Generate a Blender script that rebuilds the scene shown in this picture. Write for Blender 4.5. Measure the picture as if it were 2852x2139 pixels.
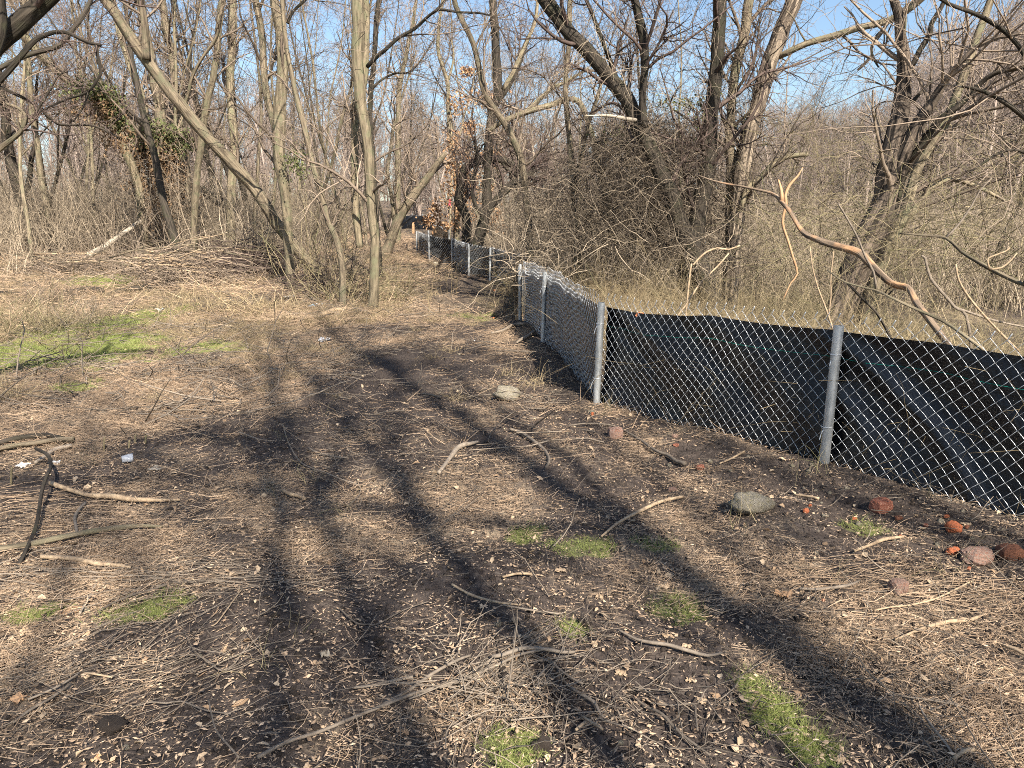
import bpy, math
import numpy as np
from mathutils import Vector

for o in list(bpy.data.objects):
    bpy.data.objects.remove(o)
SC = bpy.context.scene
rad = math.radians

# ------------------------------------------------------------------ camera, sky, sun, exposure
FPX, CX, CY, CAMH = 2143.0, 1426.0, 1069.5, 1.6
PITCH = math.atan((CY - 640.0) / FPX)
CP, SP = math.cos(PITCH), math.sin(PITCH)
cam_d = bpy.data.cameras.new('camera')
cam_d.sensor_width = 36.0
cam_d.lens = 36.0 * FPX / 2852.0
cam_d.clip_start, cam_d.clip_end = 0.05, 2000.0
cam = bpy.data.objects.new('camera', cam_d)
SC.collection.objects.link(cam)
cam.location = (0, 0, CAMH)
cam.rotation_euler = (math.pi / 2 - PITCH, 0, 0)
SC.camera = cam

SUN_AZ, SUN_EL = rad(23), rad(38)          # behind the camera, to the right
world = bpy.data.worlds.new('World')
SC.world = world
world.use_nodes = True
wn = world.node_tree
sky = wn.nodes.new('ShaderNodeTexSky')
sky.sky_type = 'NISHITA'
sky.sun_disc = False
sky.sun_elevation = SUN_EL
sky.sun_rotation = math.pi - SUN_AZ
sky.air_density = 1.1
sky.dust_density = 0.9
sky.ozone_density = 2.4
bg = wn.nodes['Background']
bg.inputs['Strength'].default_value = 0.078
wn.links.new(sky.outputs[0], bg.inputs['Color'])

sun_d = bpy.data.lights.new('sun', 'SUN')
sun_d.energy = 5.0
sun_d.angle = rad(0.53)
sun_d.color = (1.0, 0.93, 0.82)
sun = bpy.data.objects.new('sun', sun_d)
SC.collection.objects.link(sun)
SVEC = Vector((math.sin(SUN_AZ) * math.cos(SUN_EL), -math.cos(SUN_AZ) * math.cos(SUN_EL), math.sin(SUN_EL)))
sun.rotation_euler = SVEC.to_track_quat('Z', 'Y').to_euler()
sun.location = SVEC * 60

SC.view_settings.view_transform = 'Standard'
SC.view_settings.look = 'None'
SC.view_settings.exposure = 1.25
SC.view_settings.gamma = 1.0
SC.view_settings.use_curve_mapping = False
SC.render.engine = 'CYCLES'
SC.cycles.max_bounces = 4
SC.cycles.diffuse_bounces = 2
SC.cycles.adaptive_threshold = 0.03
SC.cycles.filter_width = 1.0
SC.cycles.use_denoising = False

# ------------------------------------------------------------------ numeric helpers
rng = np.random.default_rng(11)
COL = SC.collection


def smooth(a, b, x):
    t = np.clip((np.asarray(x, float) - a) / (b - a), 0, 1)
    return t * t * (3 - 2 * t)


_lat = np.random.default_rng(5).random((256, 256))


def vnoise(x, y):
    x = np.asarray(x, float); y = np.asarray(y, float)
    xi = np.floor(x).astype(int); yi = np.floor(y).astype(int)
    fx = x - xi; fy = y - yi
    fx = fx * fx * (3 - 2 * fx); fy = fy * fy * (3 - 2 * fy)
    g = lambda a, b: _lat[a % 256, b % 256]
    return ((g(xi, yi) * (1 - fx) + g(xi + 1, yi) * fx) * (1 - fy)
            + (g(xi, yi + 1) * (1 - fx) + g(xi + 1, yi + 1) * fx) * fy) * 2 - 1


def P(u, v, Y):
    """photo pixel (full size) at forward distance Y -> world point"""
    u = np.asarray(u, float); v = np.asarray(v, float); Y = np.asarray(Y, float)
    fwd = FPX * CP - (v - CY) * SP
    up = -(v - CY) * CP - FPX * SP
    return np.stack(np.broadcast_arrays(Y * (u - CX) / fwd, Y, CAMH + Y * up / fwd), -1)


# fence line (base points), near run, then the far runs
F_NEAR = np.array([[4.35, 1.35], [3.28, 3.06], [2.07, 4.92], [0.76, 6.85], [0.41, 10.35], [0.14, 13.3]])
F_MID = np.array([[0.16, 19.3], [-0.62, 21.9], [-1.29, 23.2], [-2.04, 26.6], [-2.92, 27.6], [-3.7, 30.4]])


def dist_poly(x, y, poly):
    d = np.full(np.shape(x), 1e9)
    for a, b in zip(poly[:-1], poly[1:]):
        ab = b - a
        t = np.clip(((x - a[0]) * ab[0] + (y - a[1]) * ab[1]) / (ab @ ab), 0, 1)
        d = np.minimum(d, np.hypot(x - a[0] - t * ab[0], y - a[1] - t * ab[1]))
    return d


def fence_x(y):
    ys = np.concatenate([F_NEAR[:, 1], F_MID[:, 1], [40, 60]])
    xs = np.concatenate([F_NEAR[:, 0], F_MID[:, 0], [-4.2, -7.5]])
    return np.interp(y, ys, xs)


def G(x, y, fine=True):
    x = np.asarray(x, float); y = np.asarray(y, float)
    z = np.interp(y, [-200, 0, 15, 19, 22, 26.6, 31, 48, 75, 110, 300], [0, 0, 0, .08, .15, .35, .5, 1.05, 1.6, 4.0, 12.0])
    z = z + 0.5 * smooth(15, 28, y) * smooth(-2, -7, x)
    right = x - fence_x(y)
    z = z - 0.55 * smooth(0.6, 4.0, right) * smooth(60, 30, y)
    z = z + 3.5 * smooth(60, 120, y) * smooth(5, 50, x)
    z = z + 0.10 * vnoise(x * .35 + 9, y * .35 + 3) * smooth(4, 12, np.hypot(x, y))
    path = np.exp(-((x + 0.3) / 2.2) ** 2)
    z = z + 0.025 * vnoise(x * 1.3, y * 1.1 + 7)
    # shallow wheel ruts running along the path
    for xr in (-0.75, 0.95):
        z = z - 0.035 * np.exp(-((x - xr - 0.15 * np.sin(y * .6)) / .2) ** 2) * smooth(16, 6, y)
    z = z + 0.07 * np.exp(-(dist_poly(x, y, F_NEAR) / .3) ** 2) * smooth(0.35, -.05, right)
    z = z + .035 * vnoise(x * 2.6 + 11, y * 2.6) * smooth(14, 7, np.hypot(x, y))
    if fine:
        n = smooth(16, 5, np.hypot(x, y))
        z = z + n * (.018 * vnoise(x * 5, y * 5) * np.abs(vnoise(x * 1.3, y * 1.3)) + .014 * vnoise(x * 11 + 4, y * 11) * (.4 + .6 * np.abs(vnoise(x * 2, y * 2 + 5))) + .006 * vnoise(x * 24, y * 24 + 9))
    return z


def ground_px(u, v):
    fwd = FPX * CP - (v - CY) * SP
    up = -(v - CY) * CP - FPX * SP
    Y = 3.0
    best = None
    for Yt in np.arange(1.5, 90, 0.02 if v > 1000 else 0.1):
        x = Yt * (u - CX) / fwd
        if CAMH + Yt * up / fwd <= float(G(x, Yt)):
            best = Yt
            break
    Y = best or 80.0
    x = Y * (u - CX) / fwd
    return np.array([x, Y, float(G(x, Y))])


def px_at(Y):
    return FPX / Y


# ------------------------------------------------------------------ mesh building
class MB:
    def __init__(s):
        s.v = []; s.f = []; s.t = []; s.c = []; s.n = 0

    def add(s, verts, faces, tone=None, loc=None):
        verts = np.asarray(verts, float).reshape(-1, 3)
        s.v.append(verts); s.c.append(verts if loc is None else np.asarray(loc, float).reshape(-1, 3))
        for f in (faces if isinstance(faces, list) else [faces]):
            f = np.asarray(f)
            if f.size:
                s.f.append(f + s.n)
        s.t.append(np.broadcast_to(np.asarray(0.5 if tone is None else tone, float), (len(verts),)))
        s.n += len(verts)
        return s

    def mesh(s, name, mats, smooth_=True):
        me = bpy.data.meshes.new(name)
        V = np.concatenate(s.v)
        me.vertices.add(len(V))
        me.vertices.foreach_set('co', V.astype(np.float32).ravel())
        sizes = np.concatenate([np.full(len(f), f.shape[1]) for f in s.f])
        loops = np.concatenate([f.ravel() for f in s.f])
        me.loops.add(len(loops)); me.polygons.add(len(sizes))
        me.loops.foreach_set('vertex_index', loops.astype(np.int32))
        st = np.concatenate([[0], np.cumsum(sizes)[:-1]])
        me.polygons.foreach_set('loop_start', st.astype(np.int32))
        me.polygons.foreach_set('use_smooth', np.full(len(sizes), smooth_))
        me.update(calc_edges=True)
        a = me.attributes.new('tone', 'FLOAT', 'POINT')
        a.data.foreach_set('value', np.concatenate(s.t).astype(np.float32))
        a = me.attributes.new('grain', 'FLOAT_VECTOR', 'POINT')
        a.data.foreach_set('vector', np.concatenate(s.c).astype(np.float32).ravel())
        for m in (mats if isinstance(mats, (list, tuple)) else [mats]):
            me.materials.append(m)
        return me


def obj(name, mesh, parent=None, link=True):
    o = bpy.data.objects.new(name, mesh)
    if link:
        COL.objects.link(o)
    if parent is not None:
        o.parent = parent
    return o


def tag(o, label=None, cat=None, group=None, kind=None):
    if label: o['label'] = label
    if cat: o['category'] = cat
    if group: o['group'] = group
    if kind: o['kind'] = kind
    return o


def thing(name, label, cat, group=None, loc=(0, 0, 0)):
    o = bpy.data.objects.new(name, None)
    COL.objects.link(o)
    o.location = loc
    o.empty_display_size = 0.2
    return tag(o, label, cat, group)


def local(mb_mesh, loc):
    """shift mesh so that it is expressed from the thing's base"""
    n = len(mb_mesh.vertices)
    a = np.empty(n * 3, np.float32); mb_mesh.vertices.foreach_get('co', a)
    a = a.reshape(-1, 3) - np.asarray(loc, np.float32)
    mb_mesh.vertices.foreach_set('co', a.ravel())
    mb_mesh.update()
    return mb_mesh


def nrm(a):
    return a / (np.linalg.norm(a, axis=-1, keepdims=True) + 1e-9)


def frames(Pt):
    T = np.empty_like(Pt)
    T[:, 1:-1] = Pt[:, 2:] - Pt[:, :-2]
    T[:, 0] = Pt[:, 1] - Pt[:, 0]
    T[:, -1] = Pt[:, -1] - Pt[:, -2]
    T = nrm(T)
    m = nrm(T.mean(1))
    ref = np.where(np.abs(m[:, 2:3]) < .75, [[0, 0, 1.]], [[1., 0.2, 0]])
    U = nrm(np.cross(T, ref[:, None, :]))
    W = np.cross(T, U)
    return T, U, W


def tubes(mb, Pt, R, n=3, tone=None, caps=False, ridge=None):
    Pt = np.asarray(Pt, float); R = np.asarray(R, float)
    N, K, _ = Pt.shape
    T, U, W = frames(Pt)
    th = np.arange(n) * 2 * math.pi / n
    RR = np.broadcast_to(R[:, :, None], (N, K, n))
    if ridge is not None:
        RR = RR * ridge
    V = Pt[:, :, None, :] + RR[..., None] * (np.cos(th)[None, None, :, None] * U[:, :, None, :] + np.sin(th)[None, None, :, None] * W[:, :, None, :])
    idx = np.arange(N * K * n).reshape(N, K, n)
    a = idx[:, :-1]; b = idx[:, 1:]
    q = np.stack([a, np.roll(a, -1, 2), np.roll(b, -1, 2), b], -1).reshape(-1, 4)
    fs = [q]
    if caps:
        fs.append(idx[:, 0, ::-1].reshape(N, n)); fs.append(idx[:, -1, :].reshape(N, n))
    if tone is None:
        tone = rng.random(N)
    tn = np.broadcast_to(np.asarray(tone, float).reshape(-1, 1), (N, K * n)).ravel()
    seg = np.linalg.norm(np.diff(Pt, axis=1), axis=2)
    along = np.concatenate([np.zeros((N, 1)), np.cumsum(seg, 1)], 1) + rng.random((N, 1)) * 20
    lc = np.stack([RR * np.cos(th), RR * np.sin(th), np.broadcast_to(along[:, :, None], (N, K, n))], -1)
    mb.add(V.reshape(-1, 3), fs, tn, lc.reshape(-1, 3))
    return mb


def grow(S, D, L, R0, K=5, wander=.25, trop=0., taper=.3, gravity=None):
    S = np.asarray(S, float); N = len(S)
    d = nrm(np.asarray(D, float))
    L = np.broadcast_to(np.asarray(L, float), (N,)); R0 = np.broadcast_to(np.asarray(R0, float), (N,))
    pts = [S]; p = S
    step = (L / (K - 1))[:, None]
    for k in range(K - 1):
        d = nrm(d + wander * rng.normal(size=(N, 3)) + np.array([0, 0, trop]))
        p = p + d * step
        pts.append(p)
    t = np.linspace(0, 1, K)
    return np.stack(pts, 1), R0[:, None] * (1 - t * (1 - taper))[None]


def kids(Pt, R, n, t0=.2, t1=.95, ang=(25, 65), up=.2, weights=None):
    N, K, _ = Pt.shape
    i = rng.choice(N, n, p=weights)
    t = rng.uniform(t0, t1, n) * (K - 1)
    k = np.minimum(t.astype(int), K - 2); f = (t - k)[:, None]
    S = Pt[i, k] * (1 - f) + Pt[i, k + 1] * f
    T = nrm(Pt[i, k + 1] - Pt[i, k])
    r = R[i, k] * (1 - f[:, 0]) + R[i, k + 1] * f[:, 0]
    perp = nrm(np.cross(T, rng.normal(size=(n, 3))))
    a = np.radians(rng.uniform(ang[0], ang[1], n))[:, None]
    D = T * np.cos(a) + perp * np.sin(a) + np.array([0, 0, up])
    Lp = np.linalg.norm(Pt[:, 1:] - Pt[:, :-1], axis=2).sum(1)[i]
    return S, D, r, Lp, t / (K - 1)


def resample(pts, step):
    pts = np.asarray(pts, float)
    n = len(pts)
    ext = np.vstack([2 * pts[0] - pts[1], pts, 2 * pts[-1] - pts[-2]])
    out = []
    for i in range(n - 1):
        p0, p1, p2, p3 = ext[i:i + 4]
        m = max(2, int(np.linalg.norm((p2 - p1)[:3]) / step))
        t = np.linspace(0, 1, m, endpoint=False)[:, None]
        out.append(.5 * (2 * p1 + (p2 - p0) * t + (2 * p0 - 5 * p1 + 4 * p2 - p3) * t ** 2 + (3 * p1 - p0 - 3 * p2 + p3) * t ** 3))
    out.append(pts[-1:])
    return np.vstack(out)


def bark_tube(mb, pts4, n=12, step=.1, rough=.10, flare=0., tone=.5, caps=True):
    """pts4: rows x,y,z,r ; a trunk or limb with furrowed, uneven section"""
    q = resample(pts4, step)
    K = len(q)
    s = np.concatenate([[0], np.cumsum(np.linalg.norm(np.diff(q[:, :3], axis=0), axis=1))])
    r = np.maximum(q[:, 3], .002) * (1 + .06 * vnoise(s * 2.1 + rng.random() * 50, s * 0 + 3))
    if flare:
        r = r * (1 + flare * np.exp(-s / .22))
    th = np.arange(n)
    off = rng.random() * 90
    ridge = 1 + rough * (np.where(th % 2 == 0, 1, -1)[None, :] * (.5 + .5 * vnoise(th[None, :] * 1.7 + off, s[:, None] * 1.2))
                         + .8 * vnoise(th[None, :] * .9 + off + 20, s[:, None] * 3.1))
    q3 = q[:, :3] + .12 * r[:, None] * np.stack([vnoise(s * 3 + off, s * 0), vnoise(s * 3, s * 0 + off), s * 0], 1)
    tubes(mb, q3[None], r[None], n, tone, caps, ridge[None])
    return q


# ------------------------------------------------------------------ materials
def mat(name, ca, cb, rough=.85, scale=8., stretch=(1, 1, 1), bump=.3, bdist=.01, cc=None, rand=.25, detail=6., spec=.25, moss=None, tonef=.55, ramp=(.35, .65)):
    m = bpy.data.materials.new(name); m.use_nodes = True
    nt = m.node_tree; N = nt.nodes; Lk = nt.links
    b = N['Principled BSDF']
    b.inputs['Roughness'].default_value = rough
    b.inputs['Specular IOR Level'].default_value = spec
    tc = N.new('ShaderNodeTexCoord'); mp = N.new('ShaderNodeMapping')
    mp.inputs['Scale'].default_value = stretch
    gn = N.new('ShaderNodeAttribute'); gn.attribute_name = 'grain'
    Lk.new(gn.outputs['Vector'], mp.inputs['Vector'])
    nz = N.new('ShaderNodeTexNoise'); nz.inputs['Scale'].default_value = scale; nz.inputs['Detail'].default_value = detail
    Lk.new(mp.outputs[0], nz.inputs['Vector'])
    at = N.new('ShaderNodeAttribute'); at.attribute_name = 'tone'
    oi = N.new('ShaderNodeObjectInfo')
    rp = N.new('ShaderNodeMapRange'); rp.inputs['From Min'].default_value = ramp[0]; rp.inputs['From Max'].default_value = ramp[1]
    Lk.new(nz.outputs['Fac'], rp.inputs['Value'])
    # fac = noise*(1-tonef) + tone*tonef
    m1 = N.new('ShaderNodeMath'); m1.operation = 'MULTIPLY'; m1.inputs[1].default_value = 1 - tonef
    m2 = N.new('ShaderNodeMath'); m2.operation = 'MULTIPLY_ADD'; m2.inputs[1].default_value = tonef
    Lk.new(rp.outputs[0], m1.inputs[0]); Lk.new(at.outputs['Fac'], m2.inputs[0]); Lk.new(m1.outputs[0], m2.inputs[2])
    mx = N.new('ShaderNodeMix'); mx.data_type = 'RGBA'
    mx.inputs['A'].default_value = (*ca, 1); mx.inputs['B'].default_value = (*cb, 1)
    Lk.new(m2.outputs[0], mx.inputs['Factor'])
    out = mx.outputs['Result']
    if cc is not None:
        n2 = N.new('ShaderNodeTexNoise'); n2.inputs['Scale'].default_value = scale * .23; n2.inputs['Detail'].default_value = 3
        Lk.new(gn.outputs['Vector'], n2.inputs['Vector'])
        r2 = N.new('ShaderNodeMapRange'); r2.inputs['From Min'].default_value = .5; r2.inputs['From Max'].default_value = .68
        Lk.new(n2.outputs['Fac'], r2.inputs['Value'])
        x2 = N.new('ShaderNodeMix'); x2.data_type = 'RGBA'; x2.inputs['B'].default_value = (*cc, 1)
        Lk.new(r2.outputs[0], x2.inputs['Factor']); Lk.new(out, x2.inputs['A'])
        out = x2.outputs['Result']
    if rand:
        h = N.new('ShaderNodeHueSaturation')
        r3 = N.new('ShaderNodeMapRange'); r3.inputs['To Min'].default_value = 1 - rand; r3.inputs['To Max'].default_value = 1 + rand
        Lk.new(oi.outputs['Random'], r3.inputs['Value']); Lk.new(r3.outputs[0], h.inputs['Value'])
        Lk.new(out, h.inputs['Color']); out = h.outputs['Color']
    Lk.new(out, b.inputs['Base Color'])
    if bump:
        bp = N.new('ShaderNodeBump'); bp.inputs['Strength'].default_value = bump; bp.inputs['Distance'].default_value = bdist
        Lk.new(nz.outputs['Fac'], bp.inputs['Height']); Lk.new(bp.outputs[0], b.inputs['Normal'])
    return m


M = {}
M['bark'] = mat('bark_tan_grey', (.05, .038, .026), (.27, .215, .145), scale=22, stretch=(1, 1, .12), bump=1., bdist=.035, cc=(.13, .12, .075), tonef=.25)
M['bark_pale'] = mat('bark_pale_grey', (.075, .06, .038), (.31, .25, .165), scale=20, stretch=(1, 1, .15), bump=1., bdist=.03, cc=(.17, .16, .095), tonef=.25)
M['bark_dark'] = mat('bark_dark', (.015, .012, .009), (.075, .06, .045), scale=26, stretch=(1, 1, .12), bump=1., bdist=.035, cc=(.04, .037, .022), tonef=.25)  # dark wood; also carries the shade on the vine-tangle trunks in its colour
M['bark_shag_shaded'] = mat('bark_shaggy_shaded', (.014, .011, .009), (.17, .13, .097), scale=20, stretch=(1, 1, .08), bump=1., bdist=.05, cc=(.06, .047, .036), tonef=.1, ramp=(.42, .58))  # darkened copy of the shaggy bark; shade from other trees put into the colour
M['bark_shag'] = mat('bark_shaggy', (.035, .026, .02), (.33, .26, .19), scale=20, stretch=(1, 1, .08), bump=1., bdist=.05, cc=(.13, .10, .075), tonef=.1, ramp=(.42, .58))
M['twig'] = mat('twig_brown', (.045, .033, .025), (.37, .285, .21), scale=6, bump=0, tonef=.85)
M['twig_dark'] = mat('twig_dark', (.05, .036, .03), (.17, .12, .10), scale=6, bump=0, tonef=.85)
M['thicket'] = mat('thicket_stem', (.035, .026, .019), (.50, .40, .285), scale=6, bump=0, tonef=.95)
M['twig_far'] = mat('twig_far', (.16, .125, .105), (.34, .27, .225), scale=2, bump=0, tonef=.8)
M['straw'] = mat('dry_straw', (.21, .14, .09), (.62, .45, .30), scale=10, bump=0, tonef=.85, rand=.3)
M['grass_dry'] = mat('dry_grass', (.11, .08, .045), (.50, .39, .23), scale=4, bump=0, tonef=.85, rand=.3)
M['bramble'] = mat('bramble_cane', (.06, .046, .026), (.42, .34, .20), scale=4, bump=0, tonef=.85, rand=.3, cc=(.16, .17, .07))
M['stick'] = mat('weathered_stick', (.10, .08, .062), (.31, .25, .19), scale=30, stretch=(1, 1, 1), bump=.5, bdist=.004, tonef=.6, rand=.1)
M['stick_tan'] = mat('peeled_tan_stick', (.22, .155, .10), (.50, .37, .235), scale=30, bump=.4, bdist=.003, tonef=.3, rand=.1)
M['wood_raw'] = mat('fresh_split_wood', (.28, .15, .075), (.52, .33, .19), scale=24, stretch=(1, 1, .2), bump=.5, bdist=.004, tonef=.3, rand=0)
M['leaf_tan'] = mat('withered_leaf', (.26, .16, .09), (.55, .42, .28), scale=14, bump=.3, bdist=.003, tonef=.8, rand=.2)
M['leaf_orange'] = mat('orange_oak_leaf', (.32, .17, .085), (.58, .37, .21), scale=14, bump=0, tonef=.8, rand=.1)
M['leaf_green'] = mat('green_vine_leaf', (.045, .06, .022), (.17, .18, .07), scale=5, bump=0, tonef=.85, rand=.1)
M['leaf_brown'] = mat('brown_vine_leaf', (.09, .055, .03), (.28, .18, .10), scale=5, bump=0, tonef=.85, rand=.1)
M['grass'] = mat('green_grass', (.12, .145, .035), (.36, .39, .13), scale=5, bump=0, tonef=.85, rand=.15)
M['clod'] = mat('soil_clod', (.028, .021, .017), (.085, .064, .05), scale=40, bump=.8, bdist=.01, tonef=.3, rand=.2)
M['stone'] = mat('grey_fieldstone', (.18, .155, .115), (.56, .49, .385), scale=26, bump=1., bdist=.02, cc=(.34, .29, .17), tonef=.1, rand=.1)
M['brick'] = mat('broken_red_brick', (.20, .06, .035), (.32, .12, .075), scale=30, bump=.8, bdist=.006, cc=(.42, .22, .15), tonef=.1, rand=.12)
M['brick_orange'] = mat('broken_orange_brick', (.34, .085, .035), (.46, .16, .075), scale=26, bump=.8, bdist=.006, tonef=.1, rand=.1)
M['brick_pink'] = mat('mortared_pink_brick', (.22, .13, .10), (.40, .29, .23), scale=34, bump=.9, bdist=.01, cc=(.33, .14, .09), tonef=.1, rand=.05)
M['brick_dark'] = mat('weathered_brown_brick', (.13, .055, .03), (.24, .10, .06), scale=28, bump=.8, bdist=.006, tonef=.1, rand=.1)
M['white_plastic'] = mat('white_plastic', (.62, .62, .60), (.80, .80, .79), scale=12, bump=.4, bdist=.01, rough=.45, rand=0)
M['bark_torn'] = mat('torn_orange_bark', (.07, .05, .038), (.30, .22, .15), scale=24, stretch=(1, 1, .15), bump=1., bdist=.02, cc=(.48, .27, .14), tonef=.1, rand=0)
M['clear_plastic'] = mat('hazy_plastic', (.26, .27, .30), (.50, .51, .54), scale=40, bump=.6, bdist=.01, rough=.3, rand=0)
M['blue_plastic'] = mat('blue_plastic', (.03, .25, .50), (.10, .42, .68), scale=12, bump=.4, bdist=.01, rough=.4, rand=0)
M['pink_tape'] = mat('pink_flagging', (.75, .07, .10), (.85, .14, .18), scale=12, bump=0, rough=.5, rand=0)
M['orange_tape'] = mat('orange_flagging', (.80, .22, .08), (.85, .38, .18), scale=12, bump=0, rough=.5, rand=0)
M['green_thread'] = mat('green_thread', (.01, .20, .15), (.02, .28, .20), scale=12, bump=0, rough=.5, rand=0)
M['bark_white'] = mat('stripped_white_wood', (.16, .13, .10), (.50, .43, .33), scale=14, stretch=(1, 1, .2), bump=.4, bdist=.004, tonef=.1, rand=0)


def metal_mat(name, ca, cb, rough, metallic, scale=30):
    m = mat(name, ca, cb, rough=rough, scale=scale, bump=.08, bdist=.002, tonef=.2, rand=.06, stretch=(1, 1, .25))
    m.node_tree.nodes['Principled BSDF'].inputs['Metallic'].default_value = metallic
    return m


M['galv'] = metal_mat('galvanised_pipe', (.30, .31, .31), (.56, .57, .57), .42, .55, 22)
M['wire'] = metal_mat('galvanised_wire', (.62, .64, .66), (.80, .82, .84), .36, .6, 8)


def fabric_mat():
    m = bpy.data.materials.new('black_woven_geotextile'); m.use_nodes = True
    N = m.node_tree.nodes; Lk = m.node_tree.links
    b = N['Principled BSDF']
    b.inputs['Base Color'].default_value = (.0045, .005, .007, 1)
    b.inputs['Roughness'].default_value = .29
    b.inputs['Specular IOR Level'].default_value = .5
    uv = N.new('ShaderNodeUVMap')
    w1 = N.new('ShaderNodeTexWave'); w1.inputs['Scale'].default_value = 60; w1.bands_direction = 'Y'; w1.inputs['Distortion'].default_value = 1.5
    w2 = N.new('ShaderNodeTexNoise'); w2.inputs['Scale'].default_value = 9; w2.inputs['Detail'].default_value = 6
    mp = N.new('ShaderNodeMapping'); mp.inputs['Scale'].default_value = (1, 6, 1)
    Lk.new(uv.outputs[0], w1.inputs['Vector']); Lk.new(uv.outputs[0], mp.inputs[0]); Lk.new(mp.outputs[0], w2.inputs['Vector'])
    ad = N.new('ShaderNodeMath'); ad.operation = 'MULTIPLY_ADD'; ad.inputs[1].default_value = .12
    Lk.new(w1.outputs['Fac'], ad.inputs[0]); Lk.new(w2.outputs['Fac'], ad.inputs[2])
    bp = N.new('ShaderNodeBump'); bp.inputs['Strength'].default_value = .35; bp.inputs['Distance'].default_value = .012
    Lk.new(ad.outputs[0], bp.inputs['Height']); Lk.new(bp.outputs[0], b.inputs['Normal'])
    return m


M['fabric'] = fabric_mat()

# moss / grass areas as ground ellipses (from photo pixels) : u, v, ru, rv, strength
GREEN_PX = [(60, 970, 100, 44, 1.), (240, 978, 220, 44, 1.), (310, 905, 110, 38, 1.), (285, 785, 110, 18, 1.), (215, 1078, 60, 16, .6), (600, 968, 120, 14, .45),
            (1640, 1525, 80, 22, .34), (1470, 1492, 40, 16, .4), (1820, 1520, 60, 20, .36), (2170, 2010, 60, 50, .8), (2270, 2090, 60, 50, .9), (2090, 1930, 40, 40, .7),
            (150, 1695, 50, 30, .7), (80, 1722, 40, 20, .7), (400, 1700, 110, 35, .45), (1430, 2090, 60, 50, .45), (1600, 1755, 35, 30, .5), (1880, 1690, 60, 40, .35),
            (2400, 1475, 45, 16, .35), (1330, 880, 60, 14, .25)]
GREEN = []
for (u, v, ru, rv, st) in GREEN_PX:
    c = ground_px(u, v); a = ground_px(u + ru, v); b_ = ground_px(u, v - rv); d_ = ground_px(u, v + rv)
    GREEN.append((c[0], c[1], abs(a[0] - c[0]), abs(b_[1] - d_[1]) / 2, st))


def green_mask(x, y):
    g = np.zeros(np.shape(x))
    for (cx, cy, rx, ry, st) in GREEN:
        d = np.sqrt(((x - cx) / rx) ** 2 + ((y - cy) / ry) ** 2) + .45 * vnoise(x * 3.1, y * 1.8) + .25 * vnoise(x * 9, y * 6)
        g = np.maximum(g, st * smooth(1.35, .7, d))
    return g


def litter_mask(x, y):
    """0 bare trodden soil .. 1 deep straw litter"""
    n = .22 + .6 * vnoise(x * 1.1 + 3, y * .7 + 8) + .45 * vnoise(x * 3.3, y * 2.1 + 4) + .25 * vnoise(x * 8, y * 6)
    n = n + .30 * smooth(-1.2, -3.5, x) + .20 * smooth(7, 14, y) - .22 * np.exp(-((x - .1) / 1.3) ** 2) * smooth(16, 9, y)
    return np.clip(n, 0.05, 1)


# ------------------------------------------------------------------ ground sheet
def graded(lo, hi, core_lo, core_hi, fine, g=1.12):
    c = list(np.arange(core_lo, core_hi, fine))
    s = fine; x = core_hi
    up = []
    while x < hi:
        up.append(x); s *= g; x += s
    up.append(hi)
    s = fine; x = core_lo - fine; dn = []
    while x > lo:
        dn.append(x); s *= g; x -= s
    dn.append(lo)
    return np.array(dn[::-1] + c + up)


xs = graded(-700, 700, -3.4, 3.4, .024, 1.05)
ys = graded(-300, 900, 1.6, 7.5, .024, 1.028)
GX, GY = np.meshgrid(xs, ys)
GZ = G(GX, GY)
idx = np.arange(GX.size).reshape(GX.shape)
q = np.stack([idx[:-1, :-1], idx[:-1, 1:], idx[1:, 1:], idx[1:, :-1]], -1).reshape(-1, 4)
mb = MB(); mb.add(np.stack([GX, GY, GZ], -1).reshape(-1, 3), q, litter_mask(GX, GY).ravel())


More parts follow.
